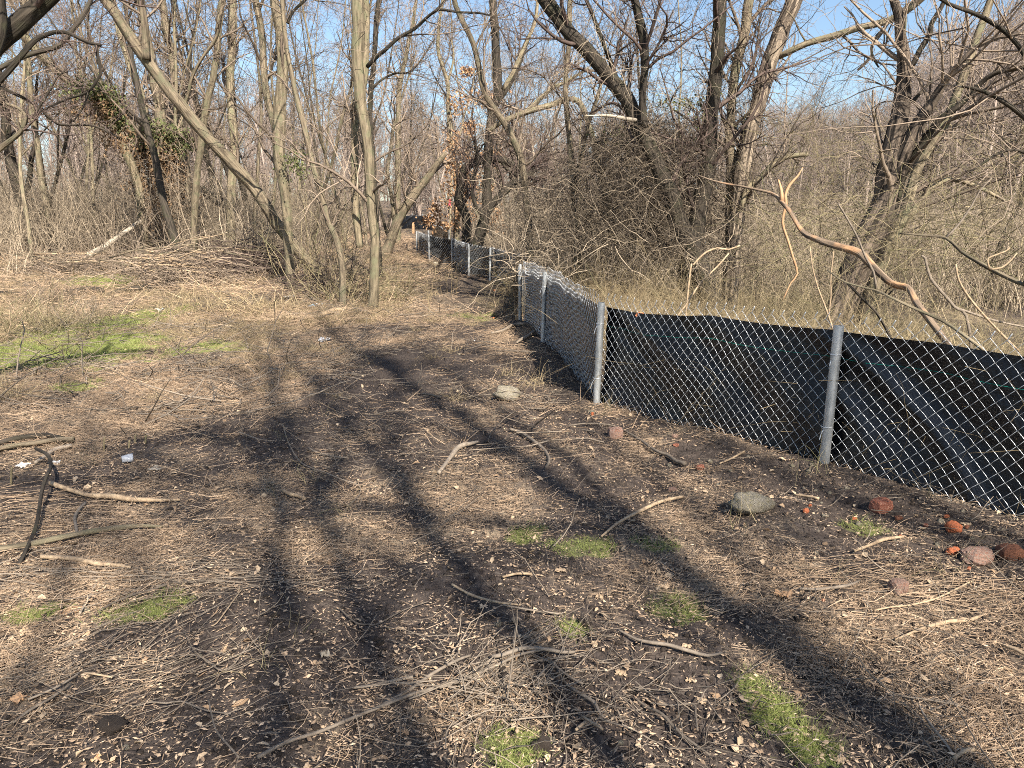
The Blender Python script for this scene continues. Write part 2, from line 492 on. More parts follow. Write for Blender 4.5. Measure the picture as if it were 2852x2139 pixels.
def ground_mat():
    m = bpy.data.materials.new('trodden_soil_and_litter'); m.use_nodes = True
    N = m.node_tree.nodes; Lk = m.node_tree.links
    b = N['Principled BSDF']; b.inputs['Roughness'].default_value = .95; b.inputs['Specular IOR Level'].default_value = .15
    tc = N.new('ShaderNodeTexCoord')
    at = N.new('ShaderNodeAttribute'); at.attribute_name = 'tone'
    gr = N.new('ShaderNodeAttribute'); gr.attribute_name = 'green'

    def noise(sc, det=6, stretch=None, rot=0, dist=0.):
        n = N.new('ShaderNodeTexNoise'); n.inputs['Scale'].default_value = sc; n.inputs['Detail'].default_value = det
        n.inputs['Distortion'].default_value = dist
        mp = N.new('ShaderNodeMapping'); mp.inputs['Scale'].default_value = stretch or (1, 1, 1); mp.inputs['Rotation'].default_value = (0, 0, rot)
        Lk.new(tc.outputs['Object'], mp.inputs[0]); Lk.new(mp.outputs[0], n.inputs['Vector'])
        return n.outputs['Fac']

    def ramp(src, a, b_, lo=0., hi=1.):
        r = N.new('ShaderNodeMapRange'); r.inputs['From Min'].default_value = a; r.inputs['From Max'].default_value = b_
        r.inputs['To Min'].default_value = lo; r.inputs['To Max'].default_value = hi
        Lk.new(src, r.inputs['Value']); return r.outputs[0]

    def mix(f, a, b_):
        x = N.new('ShaderNodeMix'); x.data_type = 'RGBA'
        Lk.new(f, x.inputs['Factor'])
        for k, c in (('A', a), ('B', b_)):
            if isinstance(c, tuple): x.inputs[k].default_value = (*c, 1)
            else: Lk.new(c, x.inputs[k])
        return x.outputs['Result']

    def math_(op, a, b_):
        x = N.new('ShaderNodeMath'); x.operation = op
        for i, c in enumerate((a, b_)):
            if isinstance(c, (int, float)): x.inputs[i].default_value = c
            else: Lk.new(c, x.inputs[i])
        return x.outputs[0]

    soil = mix(ramp(noise(1.6, 5), .35, .65), (.040, .030, .026), (.080, .061, .050))
    soil = mix(ramp(noise(30, 6), .4, .7), soil, (.11, .086, .07))
    fibre1 = ramp(noise(34, 3, (1, .12, 1), .6, 1.2), .54, .62)
    fibre2 = ramp(noise(34, 3, (.12, 1, 1), .25, 1.2), .54, .62)
    fibre3 = ramp(noise(52, 3, (1, .15, 1), 2.3, 1.), .55, .62)
    crumbs = ramp(noise(70, 2), .62, .68)
    fib = math_('MAXIMUM', math_('MAXIMUM', fibre1, fibre2), math_('MAXIMUM', fibre3, crumbs))
    lit = ramp(math_('ADD', at.outputs['Fac'], math_('MULTIPLY', noise(4, 4), .5)), .45, 1.15)
    f = math_('MULTIPLY', fib, lit)
    straw = mix(ramp(noise(11, 4), .35, .65), (.17, .125, .085), (.37, .285, .19))
    col = mix(f, soil, straw)
    far = mix(ramp(noise(3.2, 8, (1, .6, 1)), .38, .62), (.10, .077, .056), (.27, .205, .145))
    col = mix(ramp(lit, .35, 1., 0, .42), col, far)
    green = mix(ramp(noise(16, 6), .3, .7), (.17, .19, .05), (.38, .40, .13))
    gm = ramp(math_('MULTIPLY', gr.outputs['Fac'], ramp(noise(9, 6), .32, .62, .6, 1.3)), .2, .6)
    col = mix(gm, col, green)
    Lk.new(col, b.inputs['Base Color'])
    bp = N.new('ShaderNodeBump'); bp.inputs['Strength'].default_value = .9; bp.inputs['Distance'].default_value = .012
    hsum = math_('ADD', math_('MULTIPLY', fib, .5), math_('ADD', noise(28, 8), math_('MULTIPLY', noise(9, 4), .8)))
    Lk.new(hsum, bp.inputs['Height']); Lk.new(bp.outputs[0], b.inputs['Normal'])
    return m


gme = mb.mesh('ground', ground_mat())
ga = gme.attributes.new('green', 'FLOAT', 'POINT')
ga.data.foreach_set('value', green_mask(GX, GY).ravel().astype(np.float32))
tag(obj('ground', gme), kind='structure')

# ------------------------------------------------------------------ scatter (stuff only)
def scatter(name, label, variants, pos, yaw, scale, tilt=.0, parent=None):
    """one object: points that carry instances of the variant meshes"""
    lib = bpy.data.collections.new(name + '_variants')
    for i, (me) in enumerate(variants):
        o = bpy.data.objects.new('%s_variant_%02d' % (name, i), me)
        lib.objects.link(o)
    n = len(pos)
    me = bpy.data.meshes.new(name)
    me.vertices.add(n); me.vertices.foreach_set('co', np.asarray(pos, np.float32).ravel())
    rot = np.stack([rng.normal(0, tilt, n) if tilt else np.zeros(n), rng.normal(0, tilt, n) if tilt else np.zeros(n), yaw], 1)
    a = me.attributes.new('rot', 'FLOAT_VECTOR', 'POINT'); a.data.foreach_set('vector', rot.astype(np.float32).ravel())
    a = me.attributes.new('scl', 'FLOAT', 'POINT'); a.data.foreach_set('value', np.asarray(scale, np.float32))
    a = me.attributes.new('pick', 'INT', 'POINT'); a.data.foreach_set('value', rng.integers(0, len(variants), n).astype(np.int32))
    o = obj(name, me, parent)
    ng = bpy.data.node_groups.new(name + '_scatter', 'GeometryNodeTree')
    ng.interface.new_socket('Geometry', in_out='INPUT', socket_type='NodeSocketGeometry')
    ng.interface.new_socket('Geometry', in_out='OUTPUT', socket_type='NodeSocketGeometry')
    N = ng.nodes; Lk = ng.links
    gi = N.new('NodeGroupInput'); go = N.new('NodeGroupOutput')
    ci = N.new('GeometryNodeCollectionInfo'); ci.inputs['Collection'].default_value = lib
    ci.inputs['Separate Children'].default_value = True; ci.inputs['Reset Children'].default_value = True
    ip = N.new('GeometryNodeInstanceOnPoints'); ip.inputs['Pick Instance'].default_value = True

    def na(nm, ty):
        x = N.new('GeometryNodeInputNamedAttribute'); x.data_type = ty; x.inputs['Name'].default_value = nm
        return [s for s in x.outputs if s.enabled and s.name == 'Attribute'][0]
    e2r = N.new('FunctionNodeEulerToRotation')
    Lk.new(na('rot', 'FLOAT_VECTOR'), e2r.inputs[0])
    Lk.new(gi.outputs[0], ip.inputs['Points']); Lk.new(ci.outputs[0], ip.inputs['Instance'])
    Lk.new(na('pick', 'INT'), ip.inputs['Instance Index'])
    Lk.new(e2r.outputs[0], ip.inputs['Rotation']); Lk.new(na('scl', 'FLOAT'), ip.inputs['Scale'])
    Lk.new(ip.outputs[0], go.inputs[0])
    md = o.modifiers.new('scatter', 'NODES'); md.node_group = ng
    for mm in variants[0].materials:
        me.materials.append(mm)
    return tag(o, label, None, kind='stuff') if label else tag(o, kind='stuff')


def wedge(n, y0, y1, p=1.6, margin=1.15, xshift=0.):
    """points in the camera's wedge, denser close by"""
    y = (rng.uniform(y0 ** (2 - p), y1 ** (2 - p), n)) ** (1 / (2 - p)) if p != 2 else y0 * (y1 / y0) ** rng.random(n)
    hw = y * .67 * margin + .3
    x = rng.uniform(-1, 1, n) * hw + xshift
    return x, y


def on_ground(x, y, dz=0.):
    return np.stack([x, y, G(x, y) + dz], 1)


def beyond_fence(x, y):
    return x > fence_x(y) + .12


# --- straw / chip litter
def straw_patch(n, size, rmin, rmax, lmin, lmax, matn, k=3, flat=.25, lift=.012):
    b = MB()
    S = np.stack([rng.normal(0, size, n), rng.normal(0, size, n), np.abs(rng.normal(0, lift, n)) + .001], 1)
    D = np.stack([rng.normal(0, 1, n), rng.normal(0, 1, n), rng.normal(0, flat * .5, n)], 1)
    if rng.random() < .6:
        D[: n // 2, 0] *= .3      # partly combed
    L = lmin * (lmax / lmin) ** rng.random(n)
    p, r = grow(S, D, L, rng.uniform(rmin, rmax, n), K=k, wander=.22, taper=.5)
    p[:, :, 2] = np.clip(p[:, :, 2], .001, None)
    tubes(b, p, r, 3)
    return b.mesh('straw', M[matn])


def chip_patch(n, size, matn):
    """short flat shreds and leaf scraps, each a bent little plate"""
    b = MB()
    for i in range(n):
        L = .0035 * 4 ** rng.random(); w = L * rng.uniform(.2, .5)
        a = rng.uniform(0, 6.28); c = np.array([rng.normal(0, size), rng.normal(0, size), abs(rng.normal(0, .006)) + .003])
        d = np.array([math.cos(a), math.sin(a), rng.normal(0, .25)]); s = np.array([-math.sin(a), math.cos(a), rng.normal(0, .3)])
        v = np.array([c - d * L, c + s * w, c + d * L, c - s * w, c + [0, 0, w * .5]])
        b.add(v, np.array([[0, 3, 4], [3, 2, 4], [2, 1, 4], [1, 0, 4]]), rng.random())
    return b.mesh('chips', M[matn], False)


def leaf_mesh(L, w, curl, matn):
    b = MB()
    t = np.linspace(0, 1, 6)
    ww = w * np.sin(np.pi * np.clip(t * .93 + .05, 0, 1)) * (1 + .25 * np.sin(t * 17))
    z = curl * L * np.sin(t * 3) + .004
    mid = np.stack([t * L - L / 2, 0 * t, z], 1)
    lf = mid + np.stack([0 * t, ww, ww * rng.uniform(.2, .9)], 1)
    rt = mid + np.stack([0 * t, -ww, ww * rng.uniform(-.2, .9)], 1)
    V = np.vstack([lf, mid, rt]); k = 6
    f = [[i, i + k, i + k + 1, i + 1] for i in range(5)] + [[i + k, i + 2 * k, i + 2 * k + 1, i + k + 1] for i in range(5)]
    b.add(V, np.array(f), rng.random())
    return b.mesh('leaf', M[matn])


near_straw = [straw_patch(34, .075, .0006, .0014, .012, .10, 'straw', lift=.006) for _ in range(10)]
mid_straw = [straw_patch(38, .20, .0012, .0024, .05, .30, 'straw', lift=.012) for _ in range(8)]
far_straw = [straw_patch(40, .45, .003, .006, .12, .6, 'straw', lift=.05) for _ in range(6)]
near_chips = [chip_patch(22, .085, 'straw') for _ in range(8)]


def keep_by(x, y, power=1.):
    k = (rng.random(len(x)) < litter_mask(x, y) ** power) & ~(green_mask(x, y) > .3) & ~beyond_fence(x, y)
    return x[k], y[k]


x, y = keep_by(*wedge(12500, 1.5, 8., 1.3), 1.6)
scatter('straw_litter', None, near_straw, on_ground(x, y), rng.uniform(0, 6.28, len(x)), rng.uniform(.6, 1.5, len(x)), .06)
x, y = keep_by(*wedge(6000, 4., 16., 1.3), 1.3)
k = rng.random(len(x)) < smooth(4., 9., y); x, y = x[k], y[k]
scatter('straw_litter', None, mid_straw, on_ground(x, y), rng.uniform(0, 6.28, len(x)), rng.uniform(.6, 1.4, len(x)), .04)
x, y = keep_by(*wedge(4200, 12., 45., 1.2), 1.)
k = rng.random(len(x)) < .15 + .85 * smooth(-1.5, -3.5, x) * smooth(12, 16, y); x, y = x[k], y[k]
scatter('straw_litter', None, far_straw, on_ground(x, y), rng.uniform(0, 6.28, len(x)), rng.uniform(.6, 1.4, len(x)), .03)
x, y = wedge(4300, 1.5, 9., 1.5)
k = ~beyond_fence(x, y); x, y = x[k], y[k]
scatter('wood_chips', None, near_chips, on_ground(x, y), rng.uniform(0, 6.28, len(x)), rng.uniform(.5, 1.25, len(x)), .05)

# --- twig litter (thicker, darker)
twig_v = [straw_patch(8, .15, .0012, .003, .06, .36, 'stick', k=5, lift=.012) for _ in range(10)]
x, y = wedge(1700, 1.5, 8., 1.2)
k = ~beyond_fence(x, y) & (rng.random(len(x)) < .12 + .88 * smooth(0, .5, vnoise(x * .8 + 2, y * .8)))
x, y = x[k], y[k]
scatter('twig_litter', None, twig_v, on_ground(x, y, .003), rng.uniform(0, 6.28, len(x)), rng.uniform(.6, 1.3, len(x)), .05)
twig_f = [straw_patch(10, .4, .004, .010, .3, 1.2, 'stick', k=5, lift=.03) for _ in range(6)]
x, y = wedge(900, 6., 30., 1.3)
k = ~beyond_fence(x, y) & (rng.random(len(x)) < .25 + .75 * smooth(-1, -3, x)); x, y = x[k], y[k]
scatter('twig_litter', None, twig_f, on_ground(x, y, .004), rng.uniform(0, 6.28, len(x)), rng.uniform(.6, 1.3, len(x)), .05)

# --- leaf litter
leaves_v = [leaf_mesh(rng.uniform(.02, .06), rng.uniform(.006, .015), rng.uniform(-.1, .25), 'leaf_tan') for _ in range(10)]
x, y = wedge(1300, 1.5, 12., 1.4)
k = ~beyond_fence(x, y); x, y = x[k], y[k]
scatter('leaf_litter', None, leaves_v, on_ground(x, y, .006), rng.uniform(0, 6.28, len(x)), rng.uniform(.5, 1.2, len(x)), .35)

# --- soil clods
def blob_mesh(n_lat=7, n_lon=9, amp=.3, freq=1.4, flat=.7, matn='clod', seed=None, facet=0.):
    b = MB(); off = rng.random() * 90
    la = np.linspace(0, math.pi, n_lat); lo = np.arange(n_lon) * 2 * math.pi / n_lon
    LA, LO = np.meshgrid(la, lo, indexing='ij')
    d = np.stack([np.sin(LA) * np.cos(LO), np.sin(LA) * np.sin(LO), np.cos(LA)], -1)
    r = 1 + amp * vnoise(d[..., 0] * freq + off + d[..., 2] * 2, d[..., 1] * freq + off) + amp * .5 * vnoise(d[..., 0] * freq * 3 + off, d[..., 1] * freq * 3 + d[..., 2] * 3)
    V = d * r[..., None]
    if facet:
        m = np.abs(V).max(-1, keepdims=True)
        V = V * (1 - facet) + facet * V / np.maximum(m, .3) * .85
    V[..., 2] *= flat
    idx = np.arange(V[..., 0].size).reshape(n_lat, n_lon)
    a = idx[:-1]; c = idx[1:]
    q = np.stack([a, c, np.roll(c, -1, 1), np.roll(a, -1, 1)], -1).reshape(-1, 4)
    b.add(V.reshape(-1, 3), q, .5)
    return b.mesh('clod', M[matn], not facet)


clods = [blob_mesh(5, 6, .5, 1.5, .6) for _ in range(8)]
x, y = wedge(9000, 1.5, 8., 1.4)
k = ~beyond_fence(x, y); x, y = x[k], y[k]
scatter('soil_clods', None, clods, on_ground(x, y, .0), rng.uniform(0, 6.28, len(x)), .0035 * (5 ** rng.random(len(x))), .3)
peb = [blob_mesh(6, 8, .3, 1.5, .7, 'stone') for _ in range(5)]
x, y = wedge(900, 1.6, 10., 1.4)
nearf = np.exp(-(dist_poly(x, y, F_NEAR) / 1.0) ** 2)
k = ~beyond_fence(x, y) & (rng.random(len(x)) < .12 + .9 * nearf); x, y = x[k], y[k]
scatter('gravel', None, peb, on_ground(x, y, .003), rng.uniform(0, 6.28, len(x)), .005 * (4 ** rng.random(len(x))), .3)

# --- dry and green grass
def tuft(n, size, h, r, matn, lean=.5, k=4):
    b = MB()
    S = np.stack([rng.normal(0, size, n), rng.normal(0, size, n), np.full(n, -.005)], 1)
    D = np.stack([rng.normal(0, lean, n), rng.normal(0, lean, n), np.ones(n)], 1)
    p, rr = grow(S, D, h * rng.uniform(.4, 1.2, n), r * rng.uniform(.6, 1.3, n), K=k, wander=.22, trop=-.18, taper=.15)
    tubes(b, p, rr, 3)
    return b.mesh('tuft', M[matn])


gt = [tuft(34, .03, .055, .0011, 'grass', .6) for _ in range(5)]
x, y = wedge(60000, 1.6, 7.5, 1.0)
k = rng.random(len(x)) < green_mask(x, y) * .9; x, y = x[k], y[k]
scatter('green_grass', None, gt, on_ground(x, y), rng.uniform(0, 6.28, len(x)), rng.uniform(.4, 1.1, len(x)), .1)
gt2 = [tuft(50, .09, .10, .0035, 'grass', .7) for _ in range(5)]
x, y = wedge(26000, 7, 28, 1.0)
k = rng.random(len(x)) < green_mask(x, y) * .9; x, y = x[k], y[k]
scatter('green_grass', None, gt2, on_ground(x, y), rng.uniform(0, 6.28, len(x)), rng.uniform(.4, 1.0, len(x)), .1)
dg = [tuft(45, .10, .32, .0028, 'grass_dry', .8, 5) for _ in range(6)]
x, y = wedge(9000, 7, 30, 1.1)
dens = .75 * smooth(-1.6, -3.2, x) * smooth(9, 11, y) * (vnoise(x * .7, y * .5 + 5) > -.25) * smooth(.5, .2, green_mask(x, y)) + .03
dens = dens + .6 * np.exp(-((x - np.interp(y, [9, 15, 28], [-2.6, -2.9, -4.2])) / .7) ** 2) * smooth(12, 15, y)
k = (rng.random(len(x)) < dens) & ~beyond_fence(x, y); x, y = x[k], y[k]
scatter('dry_grass', None, dg, on_ground(x, y), rng.uniform(0, 6.28, len(x)), rng.uniform(.4, 1.0, len(x)), .1)
wd = [tuft(7, .05, .32, .0018, 'bramble', .35, 5) for _ in range(5)]
x, y = wedge(1500, 2.5, 10, 1.0)
k = (rng.random(len(x)) < .55 * np.exp(-((x - fence_x(y) + .12) / .12) ** 2)) | ((rng.random(len(x)) < .02)); k &= x < fence_x(y) - .06
x, y = x[k], y[k]
scatter('roadside_weeds', None, wd, on_ground(x, y), rng.uniform(0, 6.28, len(x)), rng.uniform(.5, 1.2, len(x)), .15)


# ------------------------------------------------------------------ brambles and undergrowth
def bush(n, size, h, r, mats, twigs=3, lean=.7, trop=-.12, k=7, wander=.2, sub=.35):
    b = MB()
    S = np.stack([rng.normal(0, size, n), rng.normal(0, size, n), np.full(n, -.03)], 1)
    D = np.stack([rng.normal(0, lean, n), rng.normal(0, lean, n), np.ones(n)], 1)
    L = h * rng.uniform(.5, 1.35, n)
    p, rr = grow(S, D, L, r * rng.uniform(.6, 1.4, n), K=k, wander=wander, trop=trop, taper=.3)
    tubes(b, p, rr, 3)
    s, d, r2, Lp, t = kids(p, rr, n * twigs, .15, 1., (25, 80), .1)
    p2, rr2 = grow(s, d, Lp * rng.uniform(.12, sub, len(s)), np.maximum(r2 * .55, r * .25), K=4, wander=.3, trop=-.03, taper=.4)
    tubes(b, p2, rr2, 3)
    return b.mesh('bush', M[mats])


bramble_v = [bush(22, .38, 1.5, .0042, 'bramble', 5, lean=.8, trop=-.2) for _ in range(6)]
bramble_n = [bush(30, .24, 1.3, .0034, 'grass_dry', 5, lean=.5, trop=-.14, sub=.45) for _ in range(5)]
# right of the fence, nearest strip
x, y = wedge(5200, 2.4, 24, 1.0, 1.3)
right = x - fence_x(y)
dp = np.minimum(dist_poly(x, y, F_NEAR), dist_poly(x, y, F_MID))
k = (right > .35) & (dp > 1.6) & (right < 8) & (rng.random(len(x)) < .55); x, y = x[k], y[k]
scatter('bramble_thicket', 'tangled dry bramble thicket behind the fence', bramble_v, on_ground(x, y, -.1), rng.uniform(0, 6.28, len(x)), rng.uniform(.5, 1.0, len(x)) * (1 - .35 * smooth(5, 2, y)), .15)
x, y = wedge(5200, 2.4, 17, 1.0, 1.3)
right = x - fence_x(y)
dp = np.minimum(dist_poly(x, y, F_NEAR), dist_poly(x, y, F_MID))
k = (right > .3) & (dp > .95) & (right < 4); x, y = x[k], y[k]
scatter('tall_dry_grass', 'tall straw coloured grass behind the fence', bramble_n, on_ground(x, y, -.05), rng.uniform(0, 6.28, len(x)), rng.uniform(.5, 1.05, len(x)), .15)
# left woods and beyond
under_v = [bush(20, .5, 2.6, .012, 'thicket', 6, lean=.35, trop=.02, k=7, wander=.16, sub=.5) for _ in range(6)]
x, y = wedge(2600, 19, 62, .6, 1.2)
pathw = np.interp(y, [19, 30, 45, 62], [-5.2, -7.2, -9, -12])
patr = np.interp(y, [19, 30, 45, 62], [1.5, -1.8, -1.5, -3])
k = ((x < pathw) | (x > patr)) & (rng.random(len(x)) < .75) & ~((x < -5) & (y < 24) & (rng.random(len(x)) < .8))
x, y = x[k], y[k]
scatter('undergrowth', 'brown leafless undergrowth filling the woods', under_v, on_ground(x, y, -.05), rng.uniform(0, 6.28, len(x)), rng.uniform(.45, 1.15, len(x)), .1)

# ------------------------------------------------------------------ fence
def fence_run(tname, label, pts, hs, post_r=.032, D=.088, near=True, group='silt fence runs', post_over=.0, lean=None):
    pts = np.asarray(pts, float)
    base3 = np.array([[a[0], a[1], float(G(a[0], a[1]))] for a in pts])
    root = thing(tname, label, 'fence', group, tuple(base3[0]))
    o3 = base3[0]
    for i, b3 in enumerate(base3):
        if hs[i] <= 0:
            continue
        h = hs[i]
        mb = MB()
        ln = (lean[i] if lean else (rng.normal(0, .01), rng.normal(0, .01)))
        a = b3 + [0, 0, -.35]; c = b3 + [ln[0], ln[1], h]
        n = 20 if near else 8
        tubes(mb, np.array([[a, (a + c) / 2, c]]), np.array([[post_r] * 3]), n, .5)
        # open pipe end: rim and inner wall
        tubes(mb, np.array([[c, c - [0, 0, .06]]]), np.array([[post_r * .86] * 2]), n, .1)
        th = np.arange(n) * 2 * math.pi / n
        ring = lambda r, z: np.stack([c[0] + r * np.cos(th), c[1] + r * np.sin(th), np.full(n, c[2] + z)], 1)
        ii = np.arange(n)
        mb.add(np.vstack([ring(post_r, .0005), ring(post_r * .86, .0005)]), np.stack([ii, (ii + 1) % n, (ii + 1) % n + n, ii + n], 1), .7)
        mb.add(ring(post_r * .86, -.058), ii[None, :], .0)
        obj('post', local(mb.mesh('post', M['galv']), o3), root)
        if near:
            for zt in (h * .80, h * .27):
                m2 = MB()
                a0 = np.linspace(-.3, 6.6, 18)
                cc = b3 + np.array([ln[0], ln[1], 0]) * zt / h
                ring_ = np.stack([cc[0] + (post_r + .0035) * np.cos(a0), cc[1] + (post_r + .0035) * np.sin(a0), cc[2] + zt + .004 * np.sin(a0 * 1.1)], 1)
                tail = ring_[-1] + np.array([[-.03, -.01, .012], [-.06, -.025, -.01], [-.085, -.02, -.06], [-.1, -.03, -.11]]) * rng.uniform(.6, 1.1)
                tubes(m2, np.vstack([ring_, tail])[None], np.full((1, 22), .0022), 5, .6)
                obj('wire_tie', local(m2.mesh('wire_tie', M['wire']), o3), root)
    for a, b_ in zip(range(len(base3) - 1), range(1, len(base3))):
        A, B = base3[a], base3[b_]
        L = np.linalg.norm((B - A)[:2]); tdir = (B - A) / L; tdir2 = np.array([tdir[0], tdir[1], 0]) / np.hypot(tdir[0], tdir[1])
        nrmv = np.array([tdir2[1], -tdir2[0], 0])      # away from the path (right side when walking on)
        Dd = D if near else D * 1.25
        p = Dd / 2
        nw = int(L / p); p = L / nw
        nj = int(1.02 / (Dd / 2))
        j = np.arange(nj + 1)
        seed = rng.random() * 50

        def place(s, t, d):
            """s along, t up, d behind the posts"""
            zb = G(A[0] + tdir2[0] * s, A[1] + tdir2[1] * s, False) - .05 if near else A[2] + (B[2] - A[2]) * s / L - .05
            f = s / L
            bulge = .022 * vnoise(s * 1.3 + seed, t * 1.6) + .05 * np.sin(f * np.pi) * (1.0 - .3 * t) * .5
            tilt = .05 * vnoise(s * .9 + seed, s * 0) * t
            X = A[0] + tdir2[0] * s; Yv = A[1] + tdir2[1] * s
            dd = d + bulge + tilt + post_r + .006
            sag = -.02 * np.sin(f * np.pi) * np.clip(t, 0, 1)
            return np.stack([X + nrmv[0] * dd, Yv + nrmv[1] * dd, zb + t + sag], -1)

        mbw = MB()
        wr = .0016 if near else .0027
        ii_ = np.arange(nw)
        s0 = (ii_ + .5) * p
        sgn = np.where((ii_[:, None] + j[None, :]) % 2 == 0, 1., -1.)
        s = s0[:, None] + sgn * (p / 2 - wr * .3)
        t = np.broadcast_to(j * (Dd / 2), s.shape)
        if near:
            # knuckle bends plus the helix: one stroke in front, the return stroke behind
            d = np.zeros_like(s)
            sm = (s[:, :-1] + s[:, 1:]) / 2; tm = (t[:, :-1] + t[:, 1:]) / 2
            dm = np.where(sgn[:, :-1] > 0, -1., 1.) * wr * 1.6
            S = np.empty((nw, 2 * nj + 1)); T_ = np.empty_like(S); Dm = np.empty_like(S)
            S[:, ::2] = s; S[:, 1::2] = sm + .0025 * vnoise(ii_[:, None] * 3.3, j[None, :-1] * 1.7); T_[:, ::2] = t; T_[:, 1::2] = tm; Dm[:, ::2] = d; Dm[:, 1::2] = dm
            S = S + .018 * vnoise(T_ * 2 + 7, S * 1.5) + .009 * np.sin(T_ * 9 + seed)
            S = np.clip(S, 0, L)
            T_ = T_ + .004 * vnoise(S * 4, T_ * 4)
            pts_ = place(S, T_, Dm)
            tubes(mbw, pts_, np.full(S.shape, wr), 4, .5)
            # twisted tips
            top = place(S[:, -1], T_[:, -1], 0 * S[:, -1])
            pick = sgn[:, -1] > 0
            tp = top[pick]
            nn = len(tp)
            lean_ = (-tdir2 * .022 + np.array([0, 0, .042])) * rng.uniform(.75, 1.2, (nn, 1))
            tips = np.stack([tp - lean_ * .15, tp + lean_ * .35, tp + lean_ * .7, tp + lean_], 1)
            tubes(mbw, tips, np.tile([wr * 1.1, wr * 2.1, wr * 2.0, wr * 1.2], (nn, 1)), 5, .8, True)
        else:
            s = s + .01 * vnoise(t * 2 + 7, s * 1.5)
            tubes(mbw, place(np.clip(s, 0, L), t, 0 * s), np.full(s.shape, wr), 3, .5)
        obj('chain_link_mesh', local(mbw.mesh('chain_link_mesh', M['wire']), o3), root)
        # filter fabric
        ns, nt = (int(L / .03), 44) if near else (int(L / .08) + 2, 14)
        S, T_ = np.meshgrid(np.linspace(-.01, L + .01, ns), np.linspace(-.02, 1, nt), indexing='ij')
        hf = .94 + .012 * vnoise(S * 2 + seed, S * 0)
        Tm = T_ * hf
        w = S * 1.0 - Tm * 1.05 + .12 * np.sin(Tm * 4) + seed
        fold = .10 * np.abs(vnoise(w * 2.0, (S + Tm) * .3 + seed)) ** .9 + .018 * vnoise(w * 4.2, (S + Tm) * .8) + .006 * vnoise(w * 13, (S + Tm) * 3) + .003 * vnoise(S * 5, Tm * 40)
        dd = .012 + fold * (.35 + .65 * np.sin(np.clip(T_, 0, 1) * np.pi) ** .5)
        V = place(np.clip(S, -.01, L + .01), Tm, dd)
        idx = np.arange(S.size).reshape(S.shape)
        mf = MB(); mf.add(V.reshape(-1, 3), np.stack([idx[:-1, :-1], idx[:-1, 1:], idx[1:, 1:], idx[1:, :-1]], -1).reshape(-1, 4), .5)
        back = V + nrmv * .003
        mf.add(back.reshape(-1, 3), np.stack([idx[:-1, :-1], idx[1:, :-1], idx[1:, 1:], idx[:-1, 1:]], -1).reshape(-1, 4), .5)
        tpv = np.arange(ns)
        mf.add(np.vstack([V[:, -1], back[:, -1]]), np.stack([tpv[:-1], tpv[:-1] + ns, tpv[1:] + ns, tpv[1:]], 1), .5)
        me = mf.mesh('filter_fabric', M['fabric'])
        uvl = me.uv_layers.new(name='UVMap')
        uvv = np.vstack([np.stack([S.ravel(), Tm.ravel()], 1)] * 2 + [np.stack([S[:, -1], Tm[:, -1]], 1)] * 2)
        li = np.empty(len(me.loops), np.int32); me.loops.foreach_get('vertex_index', li)
        uvl.data.foreach_set('uv', uvv[li].astype(np.float32).ravel())
        obj('filter_fabric', local(me, o3), root)
        if near:
            kk = np.linspace(0, ns - 1, max(12, ns // 3)).astype(int)
            row = int(nt * .80)
            line = V[kk, row] - nrmv * .003
            mt = MB(); tubes(mt, line[None], np.full((1, len(kk)), .0016), 4, .5)
            obj('green_thread', local(mt.mesh('green_thread', M['green_thread']), o3), root)
    return root


leanP = [(0, 0), (0, 0), (.03, .0), (.035, 0), (.03, 0), (0, 0)]
fence_run('silt_fence', 'nearest run of chain link silt fence with black fabric, right of the path', F_NEAR, [.93, .93, .91, .93, .94, .96], lean=leanP)
fence_run('silt_fence', 'curving middle run of silt fence ending where the path bends left', F_MID, [.95, .92, .90, .93, 1.1, .93], near=False, post_r=.036)
# returning jog between the near and the middle run
fence_run('silt_fence', 'short jog of silt fence with bunched bluish fabric between two runs', [[0.16, 19.35], [0.62, 18.4], [0.35, 16.6], [0.17, 13.45]], [0, .9, 0, 0], near=False, post_r=.03)
fa = [P(u, 655, 52) for u in (1120, 1150, 1178, 1204)]
fence_run('silt_fence', 'farthest low grey run of silt fence across the end of the path', [[a[0], a[1]] for a in fa], [1., 1., 1., 1.05], near=False, post_r=.035)
fb = [(P(1206, 655, 40)[0], 40), (P(1225, 650, 38)[0], 38), (P(1250, 650, 35)[0], 35)]
fence_run('silt_fence', 'small rounded end of silt fence just behind the middle run', fb, [1., 1.05, 1.], near=False, post_r=.035)

# tape, stake and flags
def ribbon(name, label, cat, pts, w, matn, normal=(0, 1, 0)):
    pts = resample(np.asarray(pts, float), .01)
    t = nrm(np.gradient(pts, axis=0)); s = nrm(np.cross(t, np.array(normal)))
    th = nrm(np.cross(s, t)) * .0006
    A = pts + s * w / 2; B = pts - s * w / 2
    n = len(pts); V = np.vstack([A + th, B + th, B - th, A - th])
    f = []
    for k in range(4):
        a = np.arange(n - 1) + k * n; b_ = np.arange(n - 1) + ((k + 1) % 4) * n
        f.append(np.stack([a, a + 1, b_ + 1, b_], 1))
    m = MB(); m.add(V, f, .5)
    o = obj(name, local(m.mesh(name, M[matn]), pts[0])); o.location = tuple(pts[0])
    return tag(o, label, cat)


